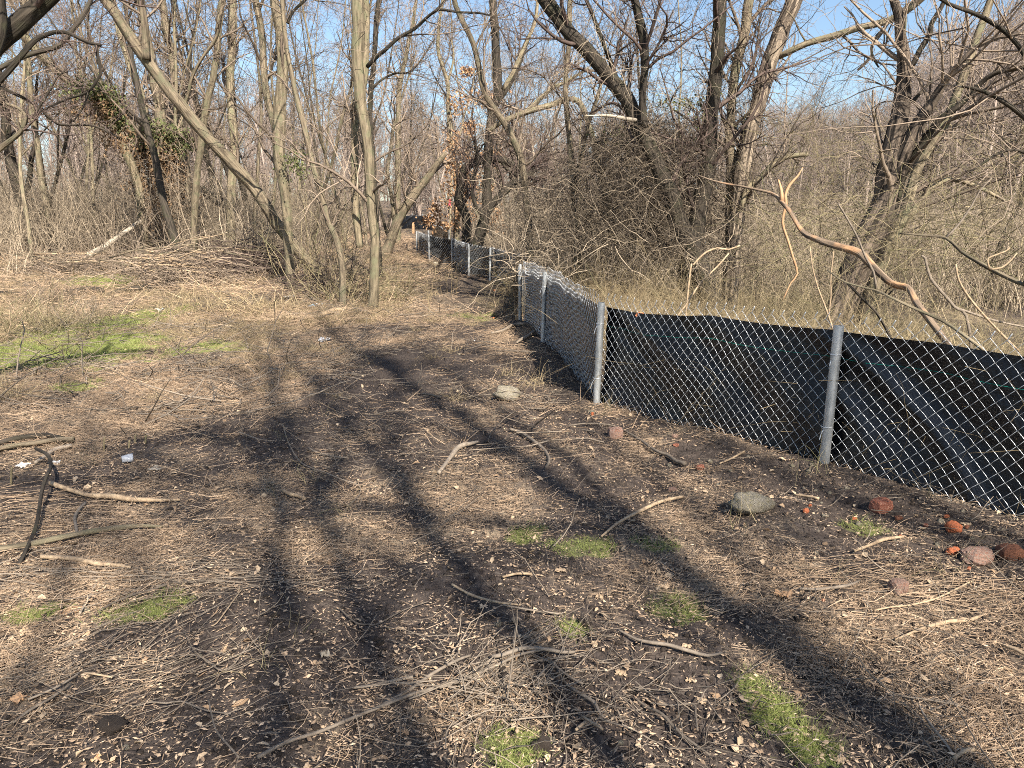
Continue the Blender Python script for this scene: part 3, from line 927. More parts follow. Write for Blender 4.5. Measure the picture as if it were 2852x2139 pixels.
ribbon('flagging_tape', 'looped pink flagging tape above the fabric near the right edge', 'tape',
       [P(2566, 1010, 4.75), P(2582, 990, 4.78), P(2592, 980, 4.8), P(2600, 990, 4.8), P(2598, 1012, 4.8), P(2588, 1030, 4.82)], .022, 'pink_tape')
ribbon('flagging_tape', 'small orange flagging tape at the fabric top beyond the leftmost near post', 'tape',
       [P(1772, 882, 6.5), P(1780, 874, 6.5), P(1790, 876, 6.5), P(1794, 890, 6.52), P(1786, 900, 6.52)], .03, 'orange_tape')
ribbon('flagging_tape', 'tiny pink flagging tape on the orange leaved sapling', 'tape',
       [P(1252, 555, 33), P(1253, 562, 33), P(1252, 574, 33)], .09, 'pink_tape')


def sawn_stake(name, label, base, top, w):
    m = MB()
    a = np.array(base); c = np.array(top)
    t = nrm(c - a); s = np.array([1., 0, 0]); u_ = nrm(np.cross(t, s))
    V = []
    for p_, ww in ((a, w), (c - t * w, w), (c, w * .3)):
        for sx, sy in ((-1, -.5), (1, -.5), (1, .5), (-1, .5)):
            V.append(p_ + s * sx * ww / 2 + u_ * sy * ww / 2)
    f = [[0, 1, 5, 4], [1, 2, 6, 5], [2, 3, 7, 6], [3, 0, 4, 7], [4, 5, 9, 8], [5, 6, 10, 9], [6, 7, 11, 10], [7, 4, 8, 11], [8, 9, 10, 11]]
    m.add(np.array(V), np.array(f), .8)
    o = obj(name, local(m.mesh(name, M['wood_raw'], False), a)); o.location = tuple(a)
    return tag(o, label, 'stake')


b_ = P(1151, 652, 46); sawn_stake('wooden_stake', 'pale wooden survey stake in front of the farthest fence', (b_[0], 46, float(G(b_[0], 46)) - .2), tuple(P(1151, 619, 46)), .14)


# ------------------------------------------------------------------ trees traced from the photo
def path4(pts, Y, w):
    """pixels (u,v), base first, at distance Y (scalar or first/last) with widths w in photo px -> x,y,z,r rows"""
    n = len(pts)
    Ys = np.full(n, float(Y)) if np.isscalar(Y) else np.interp(np.linspace(0, 1, n), np.linspace(0, 1, len(Y)), Y)
    ws = np.interp(np.linspace(0, 1, n), np.linspace(0, 1, len(w)), w)
    xyz = P([p[0] for p in pts], [p[1] for p in pts], Ys)
    return np.hstack([xyz, (ws / 2 * Ys / FPX)[:, None]])


def extend(q, L, n=4, end=.25, up=.35):
    d = nrm(q[-1, :3] - q[-2, :3]); p = q[-1, :3]; r = q[-1, 3]
    rows = []
    for k in range(n):
        d = nrm(d + np.array([rng.normal(0, .08), rng.normal(0, .08), up / n]))
        p = p + d * L / n
        rows.append([*p, r * (1 - (1 - end) * (k + 1) / n)])
    return np.vstack([q, rows])


def to_ground(q):
    x, y, z = q[0, :3]
    g = float(G(x, y))
    if z > g + .05:
        d = q[0, :3] - q[1, :3]; d = d / max(-d[2], .3) if d[2] < 0 else np.array([0, 0, -1.])
        p = q[0, :3] + d * (z - g + .15)
        return np.vstack([[*p, q[0, 3] * 1.08], q])
    return np.vstack([[x, y, g - .2, q[0, 3] * 1.05], q])


def crown_mb(srcs, n1=14, n2=80, n3=300, l1=(.8, 2.4), r3=.0032, up=.25, t0=.25, drop=0., mb=None, l1r=.45):
    """branches, branchlets and twigs on the given trunk / limb rows"""
    mb = mb or MB()
    S, D, Rr, L = [], [], [], []
    for q in srcs:
        rs = resample(q, .25)
        p = rs[None, :, :3]; r = rs[None, :, 3]
        m = max(2, int(n1 / len(srcs)))
        s, d, rr, lp, t = kids(p, r, m, t0, 1., (30, 75), up)
        S.append(s); D.append(d); Rr.append(np.clip(rr * l1r, r3 * 2, .045)); L.append(rng.uniform(l1[0], l1[1], m))
    S, D, Rr, L = map(np.concatenate, (S, D, Rr, L))
    p1, r1 = grow(S, D, L, Rr, 8, .17, .03 - drop, .25)
    tubes(mb, p1, r1, 4, .25 + .4 * rng.random(len(S)))
    s, d, rr, lp, t = kids(p1, r1, n2, .15, 1., (25, 70), .1)
    p2, r2 = grow(s, d, lp * rng.uniform(.25, .65, n2), np.maximum(rr * .6, r3 * 1.3), 6, .2, .02 - drop * 1.3, .35)
    tubes(mb, p2, r2, 3)
    s, d, rr, lp, t = kids(np.concatenate([p2]), r2, n3, .1, 1., (20, 70), .05)
    p3, r3_ = grow(s, d, lp * rng.uniform(.3, .8, n3), np.maximum(rr * .6, r3), 5, .22, -drop * 1.5, .5)
    tubes(mb, p3, r3_, 3)
    return mb


def hang_vines(mb, q, n, L, r, spread=.15):
    rs = resample(q, .2)
    p = rs[None, :, :3]; R = rs[None, :, 3]
    s, d, rr, lp, t = kids(p, R, n, .1, 1., (60, 110), 0)
    s = s + rng.normal(0, spread, s.shape) * [1, 1, .3]
    P_, R_ = grow(s, d * [1, 1, .2], rng.uniform(L * .3, L, n), r * rng.uniform(.5, 1.5, n), 9, .22, -.22, .5)
    tubes(mb, P_, R_, 3)


def hero(name, label, cat, paths, matn='bark', ext=(4, 2.5), crown=None, twig='twig', vines=None, group=None, sides=14, base=True, flare=.35, parts=('trunk', 'limb')):
    qs = []
    for i, (pts, Y, w) in enumerate(paths):
        q = path4(pts, Y, w)
        if i == 0 and base: q = to_ground(q)
        if pts[-1][1] < 25 or (len(ext) > 2): q = extend(q, ext[0] if i == 0 else ext[1])
        qs.append(q)
    o3 = qs[0][0, :3].copy()
    root = thing(name, label, cat, group, tuple(o3))
    for i, q in enumerate(qs):
        b = MB()
        bark_tube(b, q, sides if i == 0 else max(8, sides - 4), .09, .11, flare if (i == 0 and base) else 0, .5)
        mm = M[matn[i] if isinstance(matn, (list, tuple)) else matn]
        obj(parts[0] if i == 0 else parts[1], local(b.mesh('wood', mm), o3), root)
    if crown:
        b = crown_mb(qs, **crown)
        obj('crown', local(b.mesh('crown', M[twig]), o3), root)
    if vines:
        b = MB()
        for q in qs: hang_vines(b, q, int(vines[0] / len(qs)), vines[1], vines[2])
        obj('vines', local(b.mesh('vines', M['thicket' if matn == 'bark_dark' or twig == 'twig_dark' else 'twig']), o3), root)
    return root, qs


C = dict
CR = C(n1=16, n2=110, n3=480, r3=.0042)

# left group by the path
hero('tree', 'thickest tall trunk left of the path, with ivy near the top and twin stems', 'tree',
     [([(1037, 868), (1040, 800), (1043, 730), (1044, 670), (1036, 600), (1032, 540), (1029, 475), (1019, 373), (1006, 300), (1000, 230), (997, 150), (998, 80), (996, 0)], 15.4, [27, 24, 25, 30, 33]),
      ([(1003, 690), (996, 640), (990, 560), (988, 480), (987, 390), (990, 300), (1010, 240), (1019, 150), (1020, 60), (1018, 0)], 15.9, [21, 21, 20, 18]),
      ([(1024, 186), (1045, 163), (1073, 139), (1110, 106), (1154, 81), (1182, 55), (1208, 34), (1229, 27), (1276, 34), (1337, 37), (1378, 47)], (15.4, 14.2), [11, 9, 7, 4]),
      ([(1214, 30), (1232, 12), (1249, -10)], (14.9, 14.9), [7, 5])],
     ['bark_pale', 'bark_pale', 'bark_dark', 'bark_dark'], crown=C(n1=26, n2=170, n3=700, r3=.004), vines=(140, 1.6, .004))
hero('tree', 'trunk with pale flaking bark forking high, left of the thickest trunk', 'tree',
     [([(815, 826), (808, 737), (803, 660), (800, 602), (790, 500), (779, 440), (776, 390), (780, 305), (788, 203), (784, 102), (770, 40), (764, -10)], 18.6, [28, 25, 30, 33, 28, 21]),
      ([(776, 400), (762, 340), (744, 271), (734, 186), (727, 85), (713, 0)], 18.8, [21, 16]),
      ([(800, 66), (818, 30), (850, 0)], 18.3, [8, 7])],
     ['bark_pale', 'bark', 'bark_dark'], crown=C(n1=24, n2=160, n3=700, r3=.0045), vines=(120, 1.5, .005))
hero('tree', 'thin dark kinked trunk standing between two stout trunks left of the path', 'tree',
     [([(954, 860), (955, 810), (956, 771), (950, 720), (934, 660), (915, 620), (903, 570), (884, 505), (864, 424), (843, 339), (826, 271), (812, 203), (798, 136), (790, 60), (784, -10)], 15.6, [18, 15, 14, 10])],
     'bark', crown=C(n1=18, n2=120, n3=520, r3=.004), vines=(90, 1.6, .004))
hero('tree', 'long leaning trunk slanting down to the right across the left woods', 'tree',
     [([(890, 790), (876, 751), (836, 703), (785, 640), (751, 591), (705, 522), (654, 464), (603, 407), (549, 346), (491, 278), (434, 203), (390, 142), (356, 91), (325, 41), (291, -5)], (20.2, 18.5), [34, 31, 30, 28, 25]),
      ([(510, 300), (525, 260), (535, 215), (560, 165), (600, 110), (612, 60), (620, 0)], (19.3, 18.8), [9, 7]),
      ([(408, 165), (405, 110), (400, 50), (392, -10)], 18.8, [21, 15])],
     'bark', crown=C(n1=22, n2=150, n3=600, r3=.0045), vines=(60, 1.2, .004))
hero('tree', 'straight pale trunk just right of the long leaning trunk', 'tree',
     [([(641, 660), (643, 600), (645, 500), (652, 400), (645, 320), (641, 250), (646, 150), (648, 60), (647, -10)], 26, [24, 20, 19, 20])],
     'bark_pale', crown=CR, vines=(50, 1.5, .005))
hero('tree', 'slim S-curved trunk between the vine clump and the straight pale trunk', 'tree',
     [([(540, 640), (545, 540), (559, 407), (576, 288), (597, 203), (607, 102), (614, 40), (620, -10)], 24, [20, 17, 15])],
     'bark_pale', crown=CR)
root_v, qv = hero('tree', 'tree smothered by a green and rust vine clump halfway up', 'tree',
     [([(466, 694), (464, 640), (462, 578), (458, 500), (450, 420), (444, 305), (427, 203), (407, 102), (390, -10)], 27, [30, 28, 24, 22]),
      ([(452, 470), (436, 400), (410, 330), (392, 264), (358, 170), (326, 60), (310, -10)], 27.5, [20, 16])],
     ['bark', 'bark_pale'], crown=CR)
hero('tree', 'pair-like grey trunk directly right of the vine smothered tree', 'tree',
     [([(531, 664), (528, 580), (519, 508), (508, 390), (492, 305), (485, 220), (475, 136), (460, 60), (452, -10)], 29, [20, 18, 16])],
     'bark', crown=CR, vines=(60, 2, .006))
hero('tree', 'short dark trunk at the far left forking low', 'tree',
     [([(76, 660), (70, 620), (60, 560), (44, 500), (30, 440), (20, 380), (14, 300), (0, 220)], 27, [34, 26, 18]),
      ([(62, 560), (80, 510), (86, 450), (100, 380), (100, 300)], 27, [16, 9])], 'bark_dark', ext=(3, 2, 1), crown=CR)
hero('tree', 'pale sunlit slender trunk near the left edge beyond the brush', 'tree',
     [([(146, 690), (138, 620), (129, 568), (115, 508), (105, 407), (88, 305), (81, 203), (70, 100), (66, -10)], 26, [18, 15, 12])], 'bark_pale', crown=CR)
root_w, qw = hero('tree', 'mossy olive trunk leaning right in the upper left', 'tree',
     [([(400, 640), (385, 520), (350, 420), (310, 330), (237, 258), (203, 234), (163, 203), (112, 150), (60, 95), (10, 50), (-40, 10)], (26, 22.5), [22, 22, 22, 20])],
     'bark_pale', ext=(3, 2, 1), crown=C(n1=20, n2=130, n3=500, r3=.004), vines=(60, 1.5, .004))
hero('tree', 'dark near trunk slanting out of the top left corner', 'tree',
     [([(-420, 1100), (-330, 620), (-130, 240), (-20, 125), (34, 82), (85, 38), (140, -12)], 6.2, [80, 62, 48, 40]),
      ([(-250, 420), (-60, 210), (-10, 130), (5, 60), (-2, -10)], 6.0, [30, 24])], 'bark_dark', ext=(3, 2, 1), crown=C(n1=8, n2=40, n3=120, r3=.002), twig='twig_dark')
hero('tree', 'black crooked dead branches of a thorny tree at the upper left', 'tree',
     [([(-260, 760), (-160, 500), (-60, 300), (0, 225), (40, 180), (85, 125), (110, 105), (150, 90), (186, 90), (220, 107), (250, 120), (281, 125)], (9, 9), [22, 14, 10, 8]),
      ([(268, 124), (275, 165), (281, 203), (270, 225), (244, 258), (190, 275), (136, 298), (100, 320)], 9, [8, 7, 4]),
      ([(246, 256), (238, 285), (225, 310), (203, 339)], 9, [6, 4]),
      ([(-60, 480), (-5, 418), (25, 395), (55, 370), (70, 340), (70, 318), (50, 300), (20, 290)], 9, [16, 12, 8]),
      ([(-50, 215), (0, 243), (60, 270), (110, 300), (160, 345), (260, 350), (335, 385)], (9, 10), [9, 8, 5]),
      ([(-30, 205), (50, 163), (100, 147), (168, 125), (200, 85), (235, 40), (255, -5)], (9, 9.5), [14, 12, 10]),
      ([(90, 330), (140, 250), (160, 215), (188, 190)], 9, [6, 3])],
     ['bark_dark', 'bark_dark', 'bark_dark', 'bark', 'bark_dark', 'bark_dark', 'bark_dark'], crown=C(n1=42, n2=190, n3=600, l1=(.3, .9), r3=.0022), twig='twig_dark')
# trees along and beyond the path
hero('tree', 'ragged trunk leaning right over the far end of the path', 'tree',
     [([(1088, 668), (1107, 619), (1134, 568), (1164, 527), (1192, 492), (1218, 455), (1242, 424)], 28, [26, 22, 12]),
      ([(1100, 636), (1092, 560), (1080, 480), (1090, 400), (1100, 330)], 28, [12, 8])], 'bark', ext=(1, 1), crown=C(n1=20, n2=130, n3=480, r3=.006))
hero('tree', 'slender grey tree behind the thickest trunk, branching over the path', 'tree',
     [([(1052, 690), (1045, 560), (1036, 420), (1030, 330), (1033, 260), (1040, 190), (1046, 100), (1052, 30), (1056, -10)], 22, [18, 14, 13, 12]),
      ([(1034, 250), (1060, 225), (1100, 205), (1150, 195), (1212, 106)], 22, [8, 3])], 'bark_dark', crown=C(n1=20, n2=140, n3=500, r3=.005))
hero('tree', 'pale thin tree rising in the gap above the path', 'tree',
     [([(1108, 640), (1108, 420), (1110, 300), (1113, 240), (1128, 170), (1140, 110), (1154, 40), (1160, -10)], 34, [16, 12, 7]),
      ([(1110, 300), (1130, 240), (1145, 190), (1160, 140)], 34, [6, 4])], 'bark_pale', crown=C(n1=20, n2=130, n3=480, r3=.006))
# oak with orange leaves
root_o, qo = hero('oak_tree', 'young oak holding clusters of orange leaves beside the fence', 'tree',
     [([(1270, 668), (1272, 600), (1273, 500), (1262, 440), (1254, 390), (1249, 305), (1246, 230), (1229, 176), (1219, 129), (1224, 60), (1234, -10)], 31, [17, 15, 10, 7]),
      ([(1246, 232), (1258, 190), (1264, 150), (1256, 110)], 31, [6, 4]),
      ([(1292, 664), (1296, 560), (1300, 470), (1306, 380), (1318, 300)], 31.5, [14, 10, 5])],
     ['bark_pale', 'bark_pale', 'bark'], crown=C(n1=22, n2=120, n3=360, r3=.006))
# group right of the path behind the fence
hero('tree', 'dark bent trunk arching left then down beside the orange leaved oak', 'tree',
     [([(1300, 668), (1296, 600), (1278, 556), (1284, 510), (1292, 475), (1308, 458), (1327, 451), (1360, 444), (1395, 444), (1425, 458), (1450, 480), (1470, 520)], 27, [24, 22, 20, 16]),
      ([(1395, 446), (1420, 478), (1450, 484), (1490, 470)], 27, [12, 6])], 'bark_dark', ext=(1, 1), crown=C(n1=30, n2=180, n3=600, r3=.005), twig='twig_dark')
hero('tree', 'many stemmed dark tree splaying up just behind the middle fence run', 'tree',
     [([(1330, 680), (1348, 610), (1355, 560), (1356, 500), (1362, 400), (1371, 310), (1385, 271), (1384, 186), (1378, 102), (1371, -10)], 25, [30, 24, 22, 20]),
      ([(1352, 600), (1380, 560), (1420, 520), (1450, 500), (1490, 470)], 25, [22, 16]),
      ([(1372, 300), (1398, 268), (1424, 230), (1450, 169), (1468, 120)], 25, [14, 9]),
      ([(1344, 600), (1320, 560), (1318, 510), (1330, 450), (1320, 380)], 24.6, [13, 8])], 'bark_dark', crown=C(n1=34, n2=220, n3=800, r3=.005), twig='twig_dark', vines=(160, 2., .005))
hero('tree', 'grey stem slanting from upper left into the dark thicket behind the fence', 'tree',
     [([(1478, 730), (1470, 600), (1452, 450), (1419, 366), (1385, 315), (1351, 264), (1337, 203), (1317, 119), (1276, 34), (1262, -10)], 19, [20, 18, 14, 12])], 'bark', crown=C(n1=22, n2=150, n3=600, r3=.0045), vines=(150, 2., .004))
hero('tree', 'lean straight stem with hanging vines left of the big slanting trunk', 'tree',
     [([(1608, 740), (1600, 600), (1597, 492), (1590, 424), (1580, 339), (1576, 271), (1576, 203), (1583, 136), (1586, 60), (1588, -10)], 16, [20, 14, 12, 13]),
      ([(1598, 500), (1620, 440), (1640, 340), (1668, 260), (1680, 190)], 16, [12, 8])], 'bark', crown=C(n1=18, n2=130, n3=560, r3=.0038), vines=(200, 2.2, .0038))
hero('tree', 'pale forked limb reaching low to the left behind the vine tangle', 'tree',
     [([(1720, 760), (1690, 560), (1640, 350), (1603, 278), (1536, 292), (1468, 312), (1400, 339), (1360, 365)], 20, [18, 14, 15, 13]),
      ([(1468, 312), (1500, 280), (1519, 261), (1545, 240), (1566, 233), (1640, 190)], 20, [13, 7]),
      ([(1400, 250), (1430, 200), (1460, 130), (1490, 60), (1500, -10)], 20, [13, 8])], 'bark_pale', crown=C(n1=22, n2=150, n3=600, r3=.0045), vines=(120, 2, .004))
hero('tree', 'big dark trunk slanting down from the top left through the vine tangle', 'tree',
     [([(1950, 745), (1942, 720), (1918, 676), (1888, 602), (1864, 534), (1838, 470), (1807, 407), (1780, 356), (1763, 315), (1742, 271), (1712, 234), (1671, 183), (1630, 136), (1590, 95), (1552, 44), (1515, -5)], (13.6, 13.9), [52, 44, 40, 36, 34]),
      ([(1793, 356), (1790, 300), (1791, 240), (1795, 200), (1797, 169), (1790, 102), (1780, 51), (1768, -5)], 13.5, [22, 18, 24, 20]),
      ([(1730, 262), (1700, 170), (1672, 100), (1650, 40), (1630, -10)], 13.8, [14, 9])],
     'bark_dark', crown=C(n1=34, n2=240, n3=1000, r3=.0032), twig='twig_dark', vines=(420, 2.0, .0034))
hero('tree', 'tall straight dark trunk right of the vine tangle', 'tree',
     [([(1920, 745), (1930, 680), (1945, 590), (1963, 508), (1973, 441), (1978, 373), (1983, 305), (1990, 237), (1998, 152), (2003, 68), (2006, -5)], 14.2, [52, 44, 38, 34, 33])],
     'bark_dark', crown=C(n1=22, n2=170, n3=800, r3=.0032), twig='twig_dark', vines=(200, 1.8, .0032))
hero('tree', 'vine wrapped trunk between the tall dark trunk and the pale broken one', 'tree',
     [([(2030, 745), (2034, 620), (2036, 480), (2031, 400), (2038, 305), (2042, 237), (2056, 169), (2075, 85), (2086, -5)], 15, [26, 24, 24])],
     'bark', crown=C(n1=24, n2=190, n3=900, r3=.0034), vines=(300, 1.6, .0036))
hero('tree', 'pale shaggy trunk leaning right with a broken top against blue sky', 'tree',
     [([(2040, 745), (2048, 640), (2061, 542), (2075, 440), (2092, 356), (2112, 288), (2128, 225), (2148, 163), (2168, 112), (2192, 51), (2212, -5)], 14.8, [42, 40, 40, 38]),
      ([(2170, 158), (2190, 148), (2246, 122), (2318, 102), (2392, 78), (2474, 58), (2522, 31), (2566, -4)], (14.8, 13.6), [15, 17, 18, 20]),
      ([(2474, 60), (2458, 84), (2440, 102), (2427, 134), (2428, 152), (2408, 176), (2389, 195)], 13.8, [10, 8, 5]),
      ([(2428, 150), (2436, 168), (2447, 187)], 13.8, [7, 4]),
      ([(2140, 190), (2140, 160), (2139, 124)], 14.7, [14, 3]),
      ([(2248, 120), (2228, 90), (2210, 50), (2190, 30)], 14.5, [5, 3])],
     ['bark_shag', 'bark_pale', 'bark_dark', 'bark_dark', 'bark_dark', 'bark_pale'], crown=C(n1=13, n2=90, n3=320, r3=.003, up=.1), vines=(60, 1.4, .003))
hero('tree', 'stout shaggy barked trunk rising at the right, its crown broken off', 'tree',
     [([(2385, 720), (2416, 646), (2440, 602), (2460, 555), (2474, 476), (2488, 408), (2500, 357), (2511, 306), (2517, 255), (2520, 204), (2517, 153), (2508, 102), (2505, 51), (2492, 4)], 11.2, [54, 52, 50, 44, 38, 28, 20]),
      ([(2520, 180), (2545, 177), (2560, 145), (2576, 119), (2590, 95), (2593, 68), (2612, 36), (2634, -5)], 11.2, [14, 14, 10]),
      ([(2540, 285), (2560, 262), (2596, 224)], 11.1, [12, 5]),
      ([(2516, 110), (2522, 70), (2524, 0)], 11.1, [6, 4])],
     ['bark_shag_shaded', 'bark_dark', 'bark_dark', 'bark'], crown=C(n1=9, n2=50, n3=160, r3=.0026))
hero('tree', 'dark second stem splitting right from the stout shaggy trunk', 'tree',
     [([(2424, 700), (2455, 620), (2490, 500), (2518, 425), (2559, 340), (2593, 289), (2620, 245), (2644, 211), (2695, 153), (2729, 126), (2780, 105), (2835, 94)], (11.3, 10.6), [44, 40, 30, 16, 12, 9])],
     'bark_shag_shaded', ext=(2.5, 2, 1), crown=C(n1=16, n2=90, n3=260, r3=.0024, drop=.03, l1=(1.2, 3.4)))
hero('tree', 'long low stem reaching far right toward the right edge', 'tree',
     [([(2450, 700), (2480, 600), (2515, 480), (2559, 418), (2610, 340), (2678, 289), (2746, 218), (2797, 197), (2850, 189)], (11.6, 10.4), [28, 26, 18, 12, 9])],
     'bark_dark', ext=(2.5, 2, 1), crown=C(n1=16, n2=90, n3=260, r3=.0024, drop=.03, l1=(1.2, 3.4)))
hero('tree', 'smooth pale green trunk behind the shaggy ones at the right', 'tree',
     [([(2455, 740), (2464, 704), (2491, 653), (2518, 595), (2545, 500), (2569, 442), (2631, 345), (2678, 225), (2705, 150), (2729, 85), (2760, -5)], 12.4, [30, 26, 22, 18]),
      ([(2478, 690), (2530, 610), (2580, 540), (2640, 500), (2720, 520), (2800, 560)], 12.6, [20, 14, 8])], 'bark_pale', crown=C(n1=18, n2=110, n3=340, r3=.0026, drop=.02, l1=(1.2, 3.4)))
hero('tree', 'slim arching tree crossing the upper right corner', 'tree',
     [([(2990, 720), (2960, 520), (2900, 380), (2820, 300), (2740, 255), (2680, 240)], 10, [18, 14, 6]),
      ([(2950, 480), (2900, 260), (2830, 120), (2740, 50), (2640, 10), (2600, -20)], 10, [14, 8]),
      ([(2960, 540), (2880, 440), (2800, 420), (2700, 480)], 10, [12, 5])], 'bark_dark', ext=(1, 1), crown=C(n1=34, n2=190, n3=560, r3=.0024, drop=.03, l1=(1.2, 3.2)))
hero('tree', 'mossy snapped limb ending in mid air below the sky gap', 'tree',
     [([(2066, 580), (2078, 530), (2100, 507), (2120, 493), (2136, 475), (2151, 459), (2175, 445), (2202, 435), (2226, 432), (2250, 429)], 14.6, [15, 14, 13, 12, 11])], 'bark_pale', base=False, crown=C(n1=5, n2=14, n3=30, r3=.003))

# vine leaf clumps
def leaves_cloud(name, centers, n, size, matn, parent, o3):
    mb = MB()
    for (u, v, Y, ru, rv, frac) in centers:
        m = int(n * frac)
        c = P(u, v, Y); sc = Y / FPX
        th = rng.normal(size=(m, 3)) * .5
        X = c + th * [ru * sc, .5 * ru * sc, rv * sc]
        for x in X:
            d = nrm(rng.normal(size=3) + [0, 0, -.6]); s = nrm(np.cross(d, rng.normal(size=3))); L = size * rng.uniform(.6, 1.4)
            nn = np.cross(d, s) * L * .18
            mb.add(np.array([x, x + d * L * .5 + s * L * .35 + nn, x + d * L, x + d * L * .5 - s * L * .35 + nn, x + d * L * .5]),
                   np.array([[0, 1, 4], [1, 2, 4], [2, 3, 4], [3, 0, 4]]), rng.random())
    me = mb.mesh(name, M[matn], False)
    return tag(obj(name, local(me, o3), parent), kind='stuff')


o3 = qv[0][0, :3]
leaves_cloud('leaves', [(430, 375, 26.3, 60, 30, .5), (480, 400, 26.3, 45, 32, .3), (395, 405, 26.3, 40, 30, .15), (520, 395, 26.4, 20, 18, .05)], 3000, .11, 'leaf_green', root_v, o3)
leaves_cloud('leaves', [(430, 430, 26.2, 80, 55, .45), (440, 510, 26.2, 75, 60, .35), (455, 590, 26.3, 50, 60, .2)], 3000, .09, 'leaf_brown', root_v, o3)
b = MB(); m = 620
c = P(rng.normal(430, 42, m), rng.uniform(350, 640, m), rng.normal(26.3, .5, m))
p_, r_ = grow(c, rng.normal(size=(m, 3)), rng.uniform(.5, 2.0, m), .007, 8, .3, -.2, .5); tubes(b, p_, r_, 3)
obj('vines', local(b.mesh('vines', M['twig']), o3), root_v)
o3 = qw[0][0, :3]
leaves_cloud('leaves', [(250, 250, 22, 60, 26, .4), (300, 290, 22.3, 36, 40, .4), (330, 330, 22.6, 20, 30, .2)], 1600, .09, 'leaf_green', root_w, o3)
leaves_cloud('leaves', [(270, 300, 22, 60, 40, .6), (330, 380, 22.6, 40, 50, .4)], 1000, .08, 'leaf_brown', root_w, o3)
iv = thing('ivy', 'small green ivy patch clinging to the pale flaking trunk', 'ivy', None, tuple(P(820, 450, 18.3)))
leaves_cloud('leaves', [(818, 445, 18.2, 34, 40, .8), (840, 480, 18.2, 18, 20, .2)], 330, .06, 'leaf_green', iv, P(820, 450, 18.3))
iv = thing('evergreen_vine', 'dark evergreen vine mass in the canopy left of the tall dark trunk', 'vine', None, tuple(P(1900, 300, 14.5)))
leaves_cloud('leaves', [(1900, 285, 14.5, 90, 24, .6), (1700, 380, 15, 80, 30, .2), (1960, 330, 14.2, 30, 50, .2)], 520, .045, 'leaf_green', iv, P(1900, 300, 14.5))
o3 = qo[0][0, :3]
OAK = [(1280, 285, 50, 26), (1303, 200, 22, 12), (1265, 405, 34, 34), (1310, 355, 22, 16), (1262, 455, 24, 30), (1258, 530, 34, 50), (1285, 545, 34, 50), (1378, 430, 30, 24), (1335, 515, 50, 50),
       (1218, 585, 22, 30), (1195, 612, 30, 14), (1240, 628, 46, 18), (1380, 610, 30, 40), (1350, 270, 40, 20), (1300, 470, 30, 40), (1290, 600, 40, 30)]
leaves_cloud('leaves', [(u, v, 30.6, ru, rv, 1 / len(OAK)) for (u, v, ru, rv) in OAK], 2300, .12, 'leaf_orange', root_o, o3)

# vine curtain around the dark trunks
b = MB(); m = 4300
uc = rng.normal(1780, 125, m).clip(1460, 2060)
c = P(uc, rng.uniform(np.interp(uc, [1480, 1600, 1700, 1900, 2060], [500, 430, 330, 330, 430]), 700, m), np.where(rng.random(m) < .12, rng.uniform(12.6, 13.5, m), rng.uniform(14.3, 18, m)))
p_, r_ = grow(c, rng.normal(size=(m, 3)) * [1, 1, .6], rng.uniform(.4, 1.7, m), .0036 * rng.uniform(.6, 1.9, m), 8, .34, -.14, .5); tubes(b, p_, r_, 3, .45 * rng.random(m) ** 3)
m = 1500
vv = rng.uniform(520, 780, m)
c = P(rng.uniform(1420, 2080, m), vv, np.where(vv < 660, rng.uniform(14.5, 19, m), rng.uniform(11, 17, m)))
p_, r_ = grow(c, rng.normal(size=(m, 3)), rng.uniform(.4, 1.5, m), .0042 * rng.uniform(.5, 1.8, m), 8, .28, -.05, .5); tubes(b, p_, r_, 3, .9 * rng.random(m) ** 2)
tag(obj('vine_tangle', b.mesh('vine_tangle', M['thicket'])), 'tangled brown vines hanging around the dark trunks', kind='stuff')
b = MB(); m = 1900
vv = rng.uniform(330, 760, m)
c = P(rng.uniform(2080, 2900, m), vv, np.where(vv < 560, rng.uniform(13.5, 20, m), rng.uniform(8, 17, m)))
p_, r_ = grow(c, rng.normal(size=(m, 3)) * [1, 1, .8], rng.uniform(.4, 1.8, m), .003 * rng.uniform(.5, 1.8, m), 9, .24, -.03, .5); tubes(b, p_, r_, 3)
tag(obj('briar_tangle', b.mesh('briar_tangle', M['bramble'])), 'greenish briar stems crossing at the right edge', kind='stuff')

